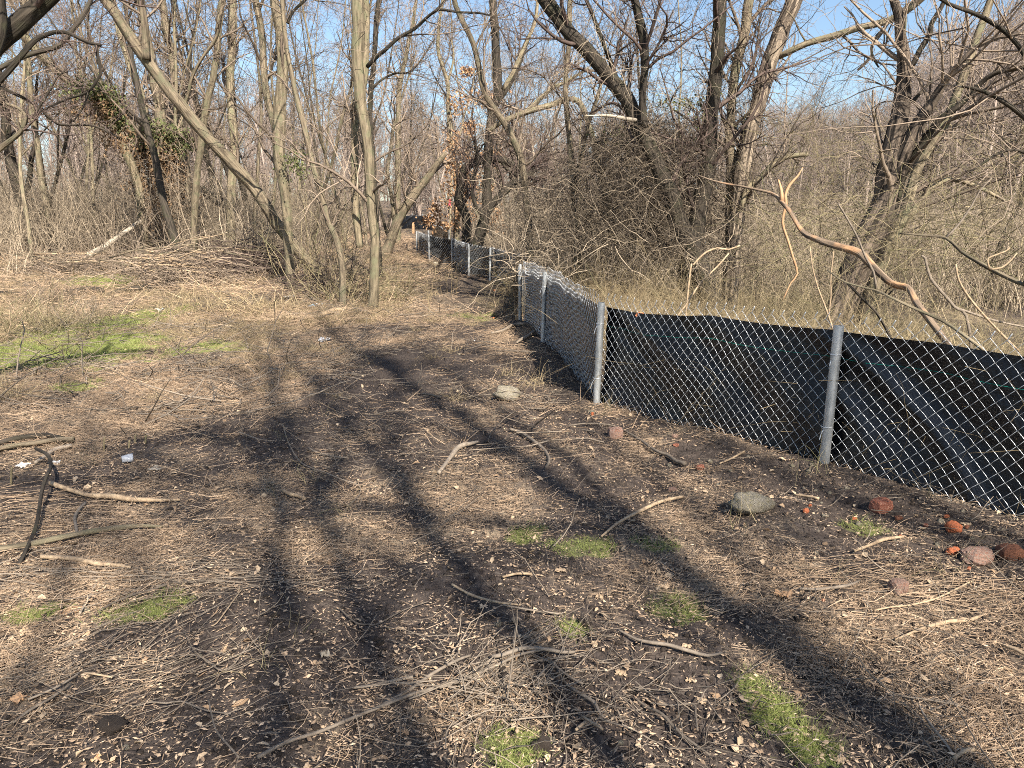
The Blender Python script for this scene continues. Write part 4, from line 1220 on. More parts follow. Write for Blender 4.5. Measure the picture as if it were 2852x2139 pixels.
# ------------------------------------------------------------------ broken branches behind the near fence
FB = [('long broken branch with peeled orange patches arching down to the fence', 'broken_branch', [
        ([(2700, 1060), (2675, 1013), (2658, 983), (2624, 935), (2583, 881), (2552, 840), (2532, 803), (2484, 789), (2430, 741), (2392, 704), (2338, 687), (2277, 667), (2236, 646), (2202, 592), (2175, 561), (2150, 539), (2078, 522), (1993, 505), (1942, 488)], (4.9, 7.4), [15, 18, 19, 18, 19, 15, 10, 6, 4], 'bark_torn', 'stem'),
        ([(2180, 837), (2202, 789), (2221, 762), (2209, 718), (2195, 670), (2180, 619), (2190, 568), (2187, 544), (2199, 515), (2222, 490), (2236, 466)], 6.9, [3, 5, 6, 7, 8, 8, 2], 'wood_raw', 'peeled_strip'),
        ([(2178, 562), (2176, 530), (2168, 500)], 6.85, [13, 4], 'wood_raw', 'splinter'),
        ([(2480, 800), (2466, 815), (2468, 825), (2490, 805), (2515, 783)], 5.9, [4, 4], 'bark_dark', 'twig')]),
      ('thin olive branch crossing in front of the long broken branch', 'branch', [
        ([(2820, 1060), (2797, 1037), (2740, 976), (2678, 928), (2627, 894), (2559, 864), (2480, 828), (2440, 809), (2355, 786), (2304, 752)], (4.6, 5.4), [10, 9, 7, 4], 'bark_pale', 'stem'),
        ([(2360, 790), (2400, 830), (2440, 870), (2470, 920), (2490, 965), (2505, 1010)], 5.3, [6, 6], 'bark_dark', 'twig'),
        ([(2335, 568), (2360, 610), (2389, 663), (2410, 715), (2433, 758), (2440, 803)], 5.6, [4, 6], 'stick', 'twig')]),
      ('forked grey dead branch at the right edge above the fabric', 'branch', [
        ([(2880, 805), (2852, 793), (2810, 775), (2763, 752), (2720, 728), (2678, 701), (2634, 663), (2570, 655), (2505, 650)], (5.6, 6.4), [12, 11, 8, 4], 'bark', 'stem'),
        ([(2634, 663), (2670, 625), (2705, 575), (2730, 530), (2763, 495)], 6.3, [6, 3], 'stick', 'twig'),
        ([(2760, 750), (2790, 745), (2815, 725), (2832, 705)], 5.7, [6, 3], 'stick_tan', 'twig'),
        ([(2756, 750), (2750, 725), (2760, 715), (2800, 700), (2812, 690)], 5.7, [5, 3], 'stick_tan', 'twig')]),
      ('bent orange brown sapling stem with a snapped tip, right of the long branch', 'branch', [
        ([(2700, 920), (2658, 854), (2620, 810), (2592, 775), (2580, 735), (2576, 718), (2566, 712)], 5.8, [8, 7, 5], 'stick', 'stem'),
        ([(2660, 856), (2740, 884), (2800, 900), (2860, 912)], 5.8, [7, 5], 'stick', 'twig'),
        ([(2840, 980), (2790, 930), (2746, 884), (2700, 830), (2670, 780), (2662, 735)], 5.4, [6, 5], 'stick_tan', 'twig')]),
      ('two upright whitish shoots left of the long broken branch', 'shoot', [
        ([(2330, 960), (2321, 922), (2300, 860), (2277, 799), (2262, 740), (2256, 687)], 6, [5, 3], 'stick_tan', 'stem'),
        ([(2320, 915), (2308, 880), (2314, 830), (2314, 770), (2322, 700)], 6, [4, 3], 'stick_tan', 'stem')]),
      ('arched pale bare cane over the grass behind the fabric', 'cane', [
        ([(1921, 765), (1932, 737), (1962, 706), (1998, 691), (2030, 695), (2060, 684)], 9.5, [5, 5], 'stick_tan', 'stem')]),
      ('white stripped branch stub pointing left in the vine tangle', 'branch', [
        ([(1772, 336), (1766, 334), (1739, 330), (1715, 325), (1688, 322), (1660, 322), (1628, 322)], 13.3, [9, 9, 7, 2], 'bark_white', 'stem')]),
      ('long slanted tan cane rising from the near fence top', 'cane', [
        ([(1882, 900), (1910, 850), (1950, 790), (2000, 740), (2030, 705)], 8, [5, 4], 'stick_tan', 'stem')]),
      ]
for lab, nm, segs in FB:
    root = None
    for i, (pts, Y, w, mt, pn) in enumerate(segs):
        q = path4(pts, Y, w)
        if root is None:
            g = float(G(q[0, 0], q[0, 1]))
            if q[0, 2] > g + .05 and 'stub' not in lab:
                d = q[0, :3] - q[1, :3]; d[2] = min(d[2], -.3)
                q = np.vstack([[*(q[0, :3] + d / -d[2] * (q[0, 2] - g + .05) * [.35, .35, 1]), q[0, 3]], q])
            o3 = q[0, :3].copy(); root = thing(nm, lab, 'branch', None, tuple(o3))
        b = MB(); bark_tube(b, q, 12, .05, .16, 0, .5)
        obj(pn, local(b.mesh(pn, M[mt]), o3), root)

# ------------------------------------------------------------------ sticks lying on the ground
def lying(label, pts, w, mt, lift=.0, name='stick', cat='stick', arch=None, nub=0):
    q3 = np.array([ground_px(u, v) for u, v in pts])
    n = len(q3)
    ws = np.interp(np.linspace(0, 1, n), np.linspace(0, 1, len(w)), w)
    r = ws / 2 * q3[:, 1] / FPX * 1.15
    q3[:, 2] += r * .8 + lift
    if arch is not None:
        q3[:, 2] += np.array(arch)
    q = np.hstack([q3, r[:, None]])
    # keep a gentle line: smooth heights
    o3 = q[0, :3].copy()
    b = MB(); bark_tube(b, q, 9, .02 if n < 12 else .04, .13, 0, rng.random())
    if nub:
        s, d, rr, lp, t = kids(q[None, :, :3], q[None, :, 3], nub, .2, .95, (40, 80), .1)
        p_, r_ = grow(s, d * [1, 1, .3], np.full(nub, .06) * rng.uniform(.5, 2, nub), rr * .5, 4, .2, 0, .6)
        tubes(b, p_, r_, 5, .5)
    o = obj(name, local(b.mesh(name, M[mt]), o3)); o.location = tuple(o3)
    return tag(o, label, cat)


LY = [
 ('forked grey driftwood-like stick in the middle of the path', [(1222, 1331), (1249, 1294), (1262, 1278), (1273, 1263), (1290, 1254), (1310, 1248), (1332, 1241)], [9, 13, 12, 7], 'stick', 2),
 ('brown curved stick bending down right of the forked grey stick', [(1420, 1206), (1451, 1216), (1488, 1240), (1515, 1264), (1529, 1291), (1526, 1304), (1521, 1312)], [7, 8, 7], 'stick', 0),
 ('long straight orange tan stick slanting below the fence post mound', [(1675, 1509), (1722, 1471), (1783, 1437), (1841, 1409), (1902, 1394)], [6, 9, 7], 'stick_tan', 0),
 ('long root tapering from the pink brick toward the small red brick', [(1583, 1193), (1637, 1188), (1705, 1196), (1773, 1230), (1824, 1264), (1860, 1280), (1881, 1297), (1908, 1306)], [3, 5, 8, 11], 'stick', 1),
 ('very long purple brown branch across the bottom of the frame', [(720, 2136), (802, 2098), (890, 2064), (1005, 2016), (1141, 1965), (1225, 1935), (1310, 1911), (1378, 1877), (1450, 1850), (1540, 1826)], [12, 10, 9, 6], 'stick', 3),
 ('shorter grey brown branch just above the long purple brown branch', [(1066, 1989), (1141, 1942), (1208, 1901), (1276, 1860), (1310, 1843)], [9, 9, 6], 'stick', 1),
 ('straight grey stick end beside the shorter grey brown branch', [(988, 1935), (1030, 1929), (1073, 1921), (1112, 1916), (1151, 1911)], [6, 8, 7], 'stick', 0),
 ('bent V shaped twig near the bottom centre', [(944, 1708), (970, 1733), (998, 1755), (1030, 1759), (1053, 1757), (1124, 1721), (1195, 1694)], [4, 5, 3], 'stick', 0),
 ('orange tan cut branch above the twig heap at bottom centre', [(1259, 1647), (1290, 1664), (1327, 1681), (1390, 1694), (1450, 1704)], [6, 7, 4], 'stick_tan', 0),
 ('light grey bent branch on the twig heap at bottom centre', [(1370, 1856), (1400, 1847), (1434, 1836), (1468, 1831), (1520, 1836), (1569, 1842), (1600, 1832)], [11, 12, 8], 'stick', 1),
 ('thin long dark stem running down right from the twig heap', [(1451, 1810), (1490, 1840), (1536, 1867), (1580, 1900), (1624, 1928)], [4, 5, 6], 'stick', 0),
 ('brown split splinter right of the twig heap', [(1590, 1938), (1620, 1960), (1654, 1982), (1672, 2006), (1685, 2023)], [7, 9, 3], 'stick', 0),
 ('grey brown stem bundle lying diagonally in the lower centre right', [(1720, 1770), (1773, 1799), (1815, 1812), (1858, 1823), (1925, 1833), (1970, 1844), (2010, 1840)], [5, 9, 10, 6], 'stick', 2),
 ('long straight brown stick pointing to the bottom edge right of centre', [(1766, 1965), (1800, 1988), (1841, 2013), (1875, 2045), (1908, 2077), (1976, 2130)], [5, 8, 9, 6], 'stick', 2),
 ('right angled twig beside the long straight brown stick', [(1810, 1982), (1870, 1985), (1930, 1989), (1936, 2020), (1942, 2054)], [5, 5, 5], 'stick', 1),
 ('pale peeled chunky chip near the bottom centre right', [(1603, 2057), (1616, 2045), (1630, 2033)], [9, 9], 'stick_tan', 0),
 ('stubby tan stick left of the long straight brown stick', [(1620, 2016), (1648, 2032), (1678, 2050)], [7, 7], 'stick_tan', 0),
 ('smooth orange tan branch on bare soil at the right', [(2491, 1802), (2542, 1783), (2575, 1770), (2610, 1758), (2650, 1750), (2695, 1746), (2712, 1738), (2740, 1727)], [4, 10, 12, 11, 5], 'stick_tan', 1),
 ('thick tan stick end entering from the right edge', [(2787, 1817), (2820, 1829), (2870, 1850)], [10, 11], 'stick_tan', 0),
 ('grey smooth branch lying over long stems right of the curled leaf', [(2226, 1657), (2280, 1656), (2338, 1652), (2370, 1645), (2393, 1633)], [6, 8, 5], 'stick', 1),
 ('slim tan stem under the red and pink brick', [(2433, 1720), (2480, 1712), (2525, 1703), (2570, 1693), (2610, 1679), (2660, 1655), (2712, 1631)], [4, 5, 4], 'stick_tan', 0),
 ('thin crooked brown stem on bare soil near the right corner', [(2471, 1946), (2520, 1958), (2576, 1967), (2658, 1980), (2695, 1996)], [3, 5, 4], 'stick', 1),
 ('brown stick running to the bottom edge in the right corner', [(2558, 1985), (2569, 2014), (2610, 2072), (2635, 2105), (2658, 2137)], [4, 7, 7], 'stick', 2),
 ('broken tan stick end at the bottom edge in the right corner', [(2655, 2139), (2680, 2126), (2709, 2110)], [11, 12], 'stick_tan', 0),
 ('yellow curved root on the bank among brick pieces', [(2379, 1549), (2427, 1532), (2457, 1520), (2480, 1513), (2515, 1512)], [6, 10, 6], 'stick_tan', 0),
 ('pale gnarled log half buried at the left', [(142, 1362), (203, 1382), (254, 1394), (305, 1400), (373, 1409), (441, 1409), (502, 1404)], [12, 10, 15, 12, 5], 'stick_tan', 0),
 ('long grey bark covered branch reaching in from the left edge', [(-30, 1548), (40, 1540), (102, 1529), (203, 1513), (271, 1498), (339, 1487), (400, 1481), (454, 1482)], [15, 15, 14, 12, 6], 'bark_pale', 0),
 ('knobbly tan stick below the long grey branch at left', [(115, 1569), (169, 1569), (220, 1579), (271, 1587), (320, 1588), (366, 1596)], [12, 13, 12, 5], 'stick_tan', 0),
 ('upper dark curved branch of the stack at the left edge', [(-40, 1262), (0, 1247), (51, 1233), (119, 1225), (150, 1228), (180, 1236)], [12, 12, 10], 'bark_dark', 0),
 ('lower pale sawn branch of the stack at the left edge', [(-40, 1275), (0, 1264), (51, 1254), (102, 1248), (153, 1243), (207, 1238)], [14, 13, 14], 'bark', 0),
 ('split brown branch end under the sawn one at left', [(100, 1300), (128, 1284), (153, 1267), (200, 1254)], [9, 12, 10], 'stick', 0),
 ('short grey crooked stick below the pale gnarled log', [(217, 1501), (213, 1480), (210, 1457), (222, 1432), (240, 1414)], [7, 8, 8], 'stick', 0),
 ('short knobby tan stick left of centre on the path', [(788, 1382), (810, 1391), (832, 1397), (852, 1403)], [8, 9, 8], 'stick_tan', 0),
 ('short brown stick in shade left of centre', [(859, 1257), (880, 1269), (903, 1277), (940, 1284), (971, 1286)], [3, 5, 5, 3], 'stick', 0),
 ('slight dark twig on the upper path above the forked stick', [(1158, 1103), (1190, 1106), (1229, 1115)], [3, 5], 'stick', 0),
 ('very thin pale vine looping over the path left of centre', [(788, 1189), (805, 1245), (836, 1294), (870, 1315), (903, 1328), (950, 1345), (998, 1362), (1001, 1387), (971, 1423)], [2.5, 3, 2.5], 'stick', 0),
 ('brown twig with a pale tip in the lower left litter', [(224, 1890), (180, 1930), (130, 1955), (81, 1976)], [4, 6, 6], 'stick', 1),
 ('long pale tipped branch in the lower left grass', [(278, 1718), (320, 1698), (373, 1674), (420, 1658), (466, 1643)], [5, 6, 7], 'stick', 0),
 ('thick brown stem in the bottom left corner', [(38, 2036), (90, 2005), (146, 1970), (200, 1925)], [7, 8, 6], 'stick', 0),
 ('arched tan stem bottom left over the clod', [(366, 1989), (395, 1982), (424, 1978), (465, 1977), (508, 1979), (576, 1996), (644, 2009)], [3, 5, 4], 'stick', 0),
 ('crooked dark stem right of the arched tan stem', [(583, 1969), (592, 2010), (603, 2054), (625, 2084), (644, 2108), (668, 2135)], [4, 5, 6], 'stick', 1),
 ('bow shaped grey vine lower left of centre', [(502, 1843), (540, 1847), (576, 1860), (600, 1878), (620, 1889), (650, 1868), (678, 1837), (705, 1808), (729, 1782)], [4, 5, 4], 'stick', 0),
 ('short pale cut stick in the lower left', [(237, 1891), (275, 1899), (315, 1908)], [5, 6], 'stick_tan', 0),
 ('grey crooked twig beside the orange wood chip', [(224, 1725), (236, 1705), (247, 1684), (258, 1660), (271, 1643)], [5, 6, 4], 'stick', 1),
 ('light straight twig lower left of centre', [(590, 1764), (605, 1755), (640, 1705), (675, 1657)], [3, 4, 3], 'stick_tan', 0),
 ('grey lying branch among leaves behind the clod', [(1400, 1623), (1440, 1620), (1481, 1616)], [6, 7], 'stick_tan', 0),
 ('thin brown stem left of the green tuft near centre bottom', [(1400, 1699), (1450, 1710), (1502, 1718), (1566, 1726)], [4, 5, 4], 'stick', 0),
 ('tan stick beside the speckled boulder, pointing at the far post', [(2210, 1389), (2240, 1393), (2280, 1401)], [5, 7], 'stick_tan', 0),
 ('tan stick leaning at the foot of the second bay of fabric', [(2003, 1303), (2035, 1288), (2072, 1270)], [4, 6], 'stick_tan', 0),
 ('small root at the shaded foot of the middle post', [(1368, 935), (1398, 930), (1430, 915), (1462, 909)], [6, 9, 8], 'stick', 0),
 ('second grey root near the shaded foot of the fence', [(1440, 965), (1452, 955), (1470, 945), (1488, 930)], [5, 9, 7], 'stick', 0),
 ('split tan branch lying before the pair of trunks on the left', [(640, 893), (720, 900), (800, 893), (880, 890), (930, 874), (985, 868), (1035, 878)], [6, 9, 12, 8], 'stick_tan', 2),
 ('pale stick lying at the far end of the path', [(1105, 675), (1125, 669), (1148, 670)], [4, 5], 'stick_tan', 0),
]
for lab, pts, w, mt, nb in LY:
    lying(lab, pts, w, mt, nub=nb, lift=.02)
lying('tall curved dark vine arching up over litter at the left edge', [(40, 1599), (75, 1548), (105, 1491), (122, 1420), (136, 1389), (149, 1358), (140, 1320), (105, 1300)], [10, 10, 9, 7], 'bark_dark', arch=[0, .02, .05, .09, .12, .12, .11, .12])
# logs at left
for lab, pts, w in [('dark mossy log lying beyond the moss, left piece', [(180, 826), (215, 822), (250, 818), (285, 822)], [16, 19, 18]),
                    ('dark split log right of the left mossy log', [(300, 826), (340, 818), (380, 812), (412, 806)], [10, 16, 15]),
                    ('log end entering from the left edge beyond the brush', [(-30, 824), (20, 824), (70, 826)], [12, 12, 10])]:
    lying(lab, pts, w, 'bark_dark', name='log', cat='log')
q = path4([(770, 650), (700, 605), (627, 570), (580, 542), (556, 524)], 30, [22, 24, 20])
o3 = q[0, :3].copy(); b = MB(); bark_tube(b, q, 10, .1, .12)
o = obj('log', local(b.mesh('log', M['bark_dark']), o3)); o.location = tuple(o3); tag(o, 'dark mossy fallen trunk propped behind the straight pale trunk', 'log')
q = path4([(245, 712), (285, 690), (330, 660), (365, 635), (392, 616)], (23, 25), [16, 13, 10])
o3 = q[0, :3].copy(); b = MB(); bark_tube(b, q, 9, .1, .12)
o = obj('fallen_branch', local(b.mesh('fallen_branch', M['bark_white']), o3)); o.location = tuple(o3); tag(o, 'broken branch with a pale splintered end leaning up near the vine clump', 'branch')

# ------------------------------------------------------------------ brush piles
def brush_pile(label, u, v, du, h, n, nlong, mt):
    c = ground_px(u, v); sc = c[1] / FPX; w = du * sc
    root = thing('brush_pile', label, 'brush pile', 'brush piles', tuple(c))
    b = MB()
    S = np.stack([rng.normal(0, w * .28, n), rng.normal(0, .45, n), np.abs(rng.normal(0, h * .45, n)) + .02], 1)
    S[:, 2] = np.minimum(S[:, 2], h * (1 - (S[:, 0] / w) ** 2))
    p_, r_ = grow(S, rng.normal(size=(n, 3)) * [1.6, .8, .28], rng.uniform(.4, 1.6, n), rng.uniform(.004, .011, n), 6, .2, -.03, .4)
    p_[..., 2] = np.maximum(p_[..., 2], .01)
    tubes(b, p_, r_, 4)
    tag(obj('twigs', b.mesh('twigs', M[mt]), root), kind='stuff')
    me_pool = []
    for k in range(nlong):
        L = rng.uniform(.9, 2.0)
        s0 = np.array([rng.normal(0, w * .25) - L / 2, rng.normal(-.2, .3), h * rng.uniform(.4, 1.05)])
        d = np.array([1, rng.normal(0, .35), rng.normal(-.02, .13)])
        p_, r_ = grow(s0[None], d[None], L, rng.uniform(.010, .02), 6, .07, -.01, .5)
        bb = MB(); tubes(bb, p_, r_, 7, rng.random(1), True)
        obj('branch', bb.mesh('branch', M['bark' if rng.random() < .5 else 'stick_tan']), root)
    return root


brush_pile('long low brush pile behind the upper moss patch, far left', 215, 765, 300, .55, 340, 12, 'twig')
brush_pile('tall brush pile of long pale poles left of the pale flaking trunk', 510, 800, 330, .95, 520, 26, 'twig')
brush_pile('dark brush heap behind the pale flaking trunk', 700, 770, 220, 1.0, 460, 12, 'twig_dark')
brush_pile('small dark brush heap against the foot of the thin kinked trunk', 905, 830, 130, .6, 240, 4, 'twig_dark')
brush_pile('low twig heap in the bottom centre foreground', 1390, 1930, 330, .05, 10, 3, 'stick')
for o in [o for o in bpy.data.objects if o.get('label', '').startswith('low twig heap')]:
    for ch in list(o.children): bpy.data.objects.remove(ch)
    c = np.array(o.location); b = MB(); n = 150
    S = np.stack([rng.normal(0, .16, n), rng.normal(0, .14, n), np.abs(rng.normal(0, .012, n)) + .004], 1)
    p_, r_ = grow(S, rng.normal(size=(n, 3)) * [1, 1.1, .12], rng.uniform(.08, .42, n), rng.uniform(.001, .0032, n), 6, .16, 0, .5)
    for k in range(n):
        g = G(p_[k, :, 0] + c[0], p_[k, :, 1] + c[1]) - c[2]; p_[k, :, 2] = np.maximum(p_[k, :, 2], g + .003)
    tubes(b, p_, r_, 4); tag(obj('twigs', b.mesh('twigs', M['stick']), o), kind='stuff')
    b = MB(); n = 40
    S = np.stack([rng.normal(-.05, .12, n), rng.normal(0, .1, n), rng.uniform(.012, .03, n)], 1)
    p_, r_ = grow(S, rng.normal(0, .3, (n, 3)) * [1, 1, .3] + [.7, .7, 0], rng.uniform(.2, .55, n), rng.uniform(.002, .0038, n), 7, .06, 0, .5)
    tubes(b, p_, r_, 5); tag(obj('stems', b.mesh('stems', M['stick']), o), kind='stuff')
# long combed stems by the right bank and lower left
for nm, lab, u, v, n, ang, sx, sy, mt in [('stem_swath', 'swath of long tan stems lying sideways near the right edge', 2560, 1660, 95, 0.12, .45, .14, 'straw'),
                                      ('stem_swath', 'swath of combed brown stems in the lower left corner', 330, 1900, 120, .9, .30, .22, 'stick'),
                                      ('stem_swath', 'swath of dark stems under the long grey branch at left', 330, 1640, 130, .08, .45, .12, 'stick'),
                                      ('stem_swath', 'swath of pale stems left of the pale gnarled log', 60, 1440, 90, .25, .35, .25, 'straw')]:
    c = ground_px(u, v); b = MB()
    S = np.stack([rng.normal(0, sx, n) + c[0], rng.normal(0, sy, n) + c[1], np.zeros(n)], 1)
    a = rng.normal(ang, .25, n)
    S[:, 0] -= .2
    p_, r_ = grow(S, np.stack([np.cos(a), np.sin(a), np.zeros(n)], 1), rng.uniform(.15, .6, n), rng.uniform(.0011, .0026, n), 7, .06, 0, .5)
    lift = rng.uniform(.004, .03, n)[:, None] * np.sin(np.linspace(.3, 2.8, 7))[None]
    p_[..., 2] = G(p_[..., 0], p_[..., 1]) + .003 + lift
    tubes(b, p_, r_, 4); tag(obj(nm, b.mesh(nm, M[mt])), lab, kind='stuff')

# ------------------------------------------------------------------ stones and brick pieces
def rock(name, label, cat, u, v, wpx, hpx, mt, facet=0., amp=.22, bury=.25, yaw=None, group=None, depth=.75):
    """v = lower visible edge in the photo"""
    c = ground_px(u, v)
    w = wpx * c[1] / FPX; h = hpx * c[1] / FPX * 1.05
    c[1] += w * .3; c[2] = float(G(c[0], c[1]))
    me = blob_mesh(13, 18, amp, 1.3, 1., mt, facet=facet)
    n = len(me.vertices); a = np.empty(n * 3, np.float32); me.vertices.foreach_get('co', a); a = a.reshape(-1, 3)
    a /= np.abs(a).max(0)
    if facet:
        yw = rng.uniform(-.5, .5) if yaw is None else yaw
        a = a + a * .07 * vnoise(a[:, :1] * 4 + u, a[:, 1:2] * 4 + a[:, 2:] * 3)
    else:
        yw = yaw or 0.
        a = a * (1 + .05 * vnoise(a[:, :1] * 6 + u, a[:, 1:2] * 6 + a[:, 2:] * 5))
    cw, sw = math.cos(yw), math.sin(yw)
    a = np.stack([a[:, 0] * w / 2, a[:, 1] * w / 2 * depth, a[:, 2] * h * .5], 1)
    a = np.stack([a[:, 0] * cw - a[:, 1] * sw, a[:, 0] * sw + a[:, 1] * cw, a[:, 2] + h * (.5 - bury)], 1).astype(np.float32)
    me.vertices.foreach_set('co', a.ravel()); me.update()
    o = obj(name, me); o.location = tuple(c)
    return tag(o, label, cat, group)


rock('stone', 'large pale speckled boulder on the path side of the bank', 'stone', 2104, 1440, 146, 62, 'stone', amp=.2, bury=.16)
rock('stone', 'grey brown stone at the path edge near the nearest chain link corner', 'stone', 1410, 1122, 84, 50, 'stone', amp=.3, bury=.2)
rock('stone', 'small white stone beside the fence far along the path', 'stone', 1213, 737, 16, 9, 'stone', amp=.15)
rock('stone', 'grey gravelly stone just below the second post', 'stone', 1651, 1156, 16, 14, 'stone')
rock('stone', 'pale stone chip right of the small red brick', 'stone', 1979, 1292, 16, 14, 'stone')
rock('stone', 'round tan stone in the bottom right corner', 'stone', 2812, 2124, 26, 24, 'stone')
rock('stone', 'flat white chip beneath the dull red brick slab', 'stone', 2300, 1444, 26, 9, 'stone')
rock('brick_piece', 'flat dull red brick slab with a mortar spot, near the fabric', 'brick', 2461, 1430, 70, 42, 'brick', .55, .15, .2, .5)
rock('brick_piece', 'domed orange red brick lump on the bank at right', 'brick', 2660, 1490, 50, 36, 'brick_orange', .3, .2, .15)
rock('brick_piece', 'bright orange brick lump left of the pinkish wedge', 'brick', 2658, 1552, 40, 28, 'brick_orange', .3, .35, .1)
rock('brick_piece', 'large pinkish grey wedge shaped stone block at right', 'brick', 2735, 1582, 102, 50, 'brick_pink', .35, .25, .12, .3)
rock('brick_piece', 'brown red brick half out of frame at the right edge', 'brick', 2822, 1562, 72, 38, 'brick_dark', .7, .1, .1, .1)
rock('brick_piece', 'mortar coated brick cube among long stems at right', 'brick', 2507, 1668, 60, 46, 'brick_pink', .6, .15, .1, .4)
rock('brick_piece', 'square pink brick face below the second post', 'brick', 1715, 1224, 42, 32, 'brick_pink', .75, .08, .1, .1)
rock('brick_piece', 'rounded dusty red brick in mid bank shade', 'brick', 1951, 1315, 28, 18, 'brick', .35, .2)
rock('brick_piece', 'flat pinkish brick flake above the boulder', 'brick', 1875, 1370, 28, 13, 'brick_pink', .4, .2)
for i, (u, v, w, h, mt, lab) in enumerate([(2246, 1432, 19, 17, 'brick_orange', 'small orange crumb of brick right of the boulder, lower of two'), (2257, 1413, 11, 10, 'brick_orange', 'tiny orange crumb of brick right of the boulder, upper of two'),
        (2381, 1453, 18, 10, 'brick_orange', 'small orange flake directly below the dull red slab'), (2505, 1457, 24, 14, 'brick_dark', 'small brown lump between the slab and the domed orange lump'),
        (2580, 1470, 16, 12, 'brick', 'small red crumb left of the domed orange lump'), (2637, 1450, 18, 12, 'brick_orange', 'small orange flake above the domed orange lump'), (2694, 1480, 14, 14, 'brick_dark', 'brown crumb touching the domed orange lump'),
        (2508, 1500, 14, 8, 'brick_orange', 'tiny orange flake above the yellow root'), (1375, 890, 8, 6, 'brick_orange', 'tiny orange fragment on the path by the fence shade'), (1378, 812, 7, 5, 'brick_orange', 'tiniest orange fragment farther along the fence foot'),
        (1881, 1222, 18, 12, 'brick_pink', 'tan crumb of masonry at the foot of the first bay'), (1884, 1246, 20, 8, 'brick', 'flat red flake below the tan crumb of masonry'), (1650, 1160, 9, 12, 'brick_orange', 'orange sliver at the foot of the second post'),
        (2293, 1682, 9, 9, 'brick_orange', 'orange red crumb right of the curled brown leaf'), (2700, 1590, 12, 12, 'brick_orange', 'orange crumb below the pinkish wedge')]):
    rock('brick_crumb', lab, 'brick', u, v, w, h, mt, .35, .25, .1)
def clod_thing(label, u, v, w, h):
    rock('soil_clod', label, 'soil clod', u, v, w, h, 'clod', 0., .35, .35)
clod_thing('big dark soil clod in the bottom left', 290, 2060, 120, 62)
clod_thing('cracked grey soil clod at the bottom centre', 1512, 2105, 76, 80)
clod_thing('small brown round clod at the bottom left of centre', 617, 2120, 36, 34)
clod_thing('dark soil clod beside the green tuft at bottom centre', 1628, 1752, 50, 32)

# ------------------------------------------------------------------ litter and single leaves
def scrap(name, label, cat, u, v, wpx, hpx, mt, crumple=.5, flat=.35):
    c = ground_px(u, v); w = wpx * c[1] / FPX; h = hpx * c[1] / FPX
    n = 12; s = np.linspace(-1, 1, n); A, B = np.meshgrid(s, s, indexing='ij'); off = rng.random() * 60
    rr = 1 + .3 * vnoise(A * 2 + off, B * 2)
    X = A * w / 2 * rr; Y = B * w * .42 * rr
    Z = h * (.35 + crumple * (vnoise(A * 2.2 + off, B * 2.2 + off) * .6 + .4 * vnoise(A * 5 + off, B * 5))) + .004
    V = np.stack([X, Y, np.maximum(Z, .002)], -1).reshape(-1, 3)
    idx = np.arange(n * n).reshape(n, n)
    q = np.stack([idx[:-1, :-1], idx[1:, :-1], idx[1:, 1:], idx[:-1, 1:]], -1).reshape(-1, 4)
    b = MB(); b.add(V, q, .6); b.add(V - [0, 0, .0012], q[:, ::-1], .4)
    o = obj(name, b.mesh(name, M[mt], False)); o.location = tuple(c); o.rotation_euler = (0, 0, rng.uniform(-.5, .5))
    return tag(o, label, cat)


scrap('plastic_scrap', 'crumpled white plastic scrap on the moss margin', 'litter', 447, 868, 22, 14, 'white_plastic')
scrap('plastic_scrap', 'faint pale plastic scrap right of the crumpled white one', 'litter', 536, 878, 14, 8, 'clear_plastic')
scrap('plastic_bag', 'bright blue plastic scrap before the pair of trunks', 'litter', 868, 860, 24, 16, 'blue_plastic')
scrap('plastic_bag', 'white plastic bag half hidden right of the blue scrap', 'litter', 894, 854, 34, 12, 'white_plastic')
scrap('plastic_scrap', 'white paper scrap at the foot of the pale flaking trunk', 'litter', 806, 832, 24, 12, 'white_plastic')
scrap('plastic_bag', 'bluish grey crushed plastic bag on the left path edge', 'litter', 904, 954, 30, 20, 'clear_plastic')
scrap('plastic_scrap', 'white teal scrap by the branch stack at left', 'litter', 64, 1304, 30, 16, 'white_plastic')
scrap('plastic_scrap', 'small white torn scrap right of the teal one', 'litter', 153, 1292, 26, 12, 'white_plastic')
scrap('bark_strip', 'flat pale bark strip on bare soil left of centre', 'bark', 437, 1310, 42, 5, 'bark_white')
scrap('bark_strip', 'grey white paper-like curl standing at lower centre left', 'litter', 906, 1834, 26, 24, 'bark_white', .9)
scrap('wood_chip', 'orange split wood chip in the lower left', 'wood chip', 198, 1706, 62, 10, 'wood_raw', .2)
scrap('leaf', 'large orange brown dead leaf at the lower left edge', 'leaf', 51, 1952, 42, 20, 'leaf_orange', .5)
scrap('leaf', 'pale orange dead leaf at the bottom edge left', 'leaf', 278, 2126, 34, 18, 'leaf_orange', .5)
scrap('leaf', 'cream torn leaf at the left below the moss tufts', 'leaf', 68, 1768, 36, 22, 'leaf_tan', .6)
scrap('leaf', 'curled brown leaf shell above bare soil at right', 'leaf', 2180, 1664, 48, 26, 'leaf_orange', .6)
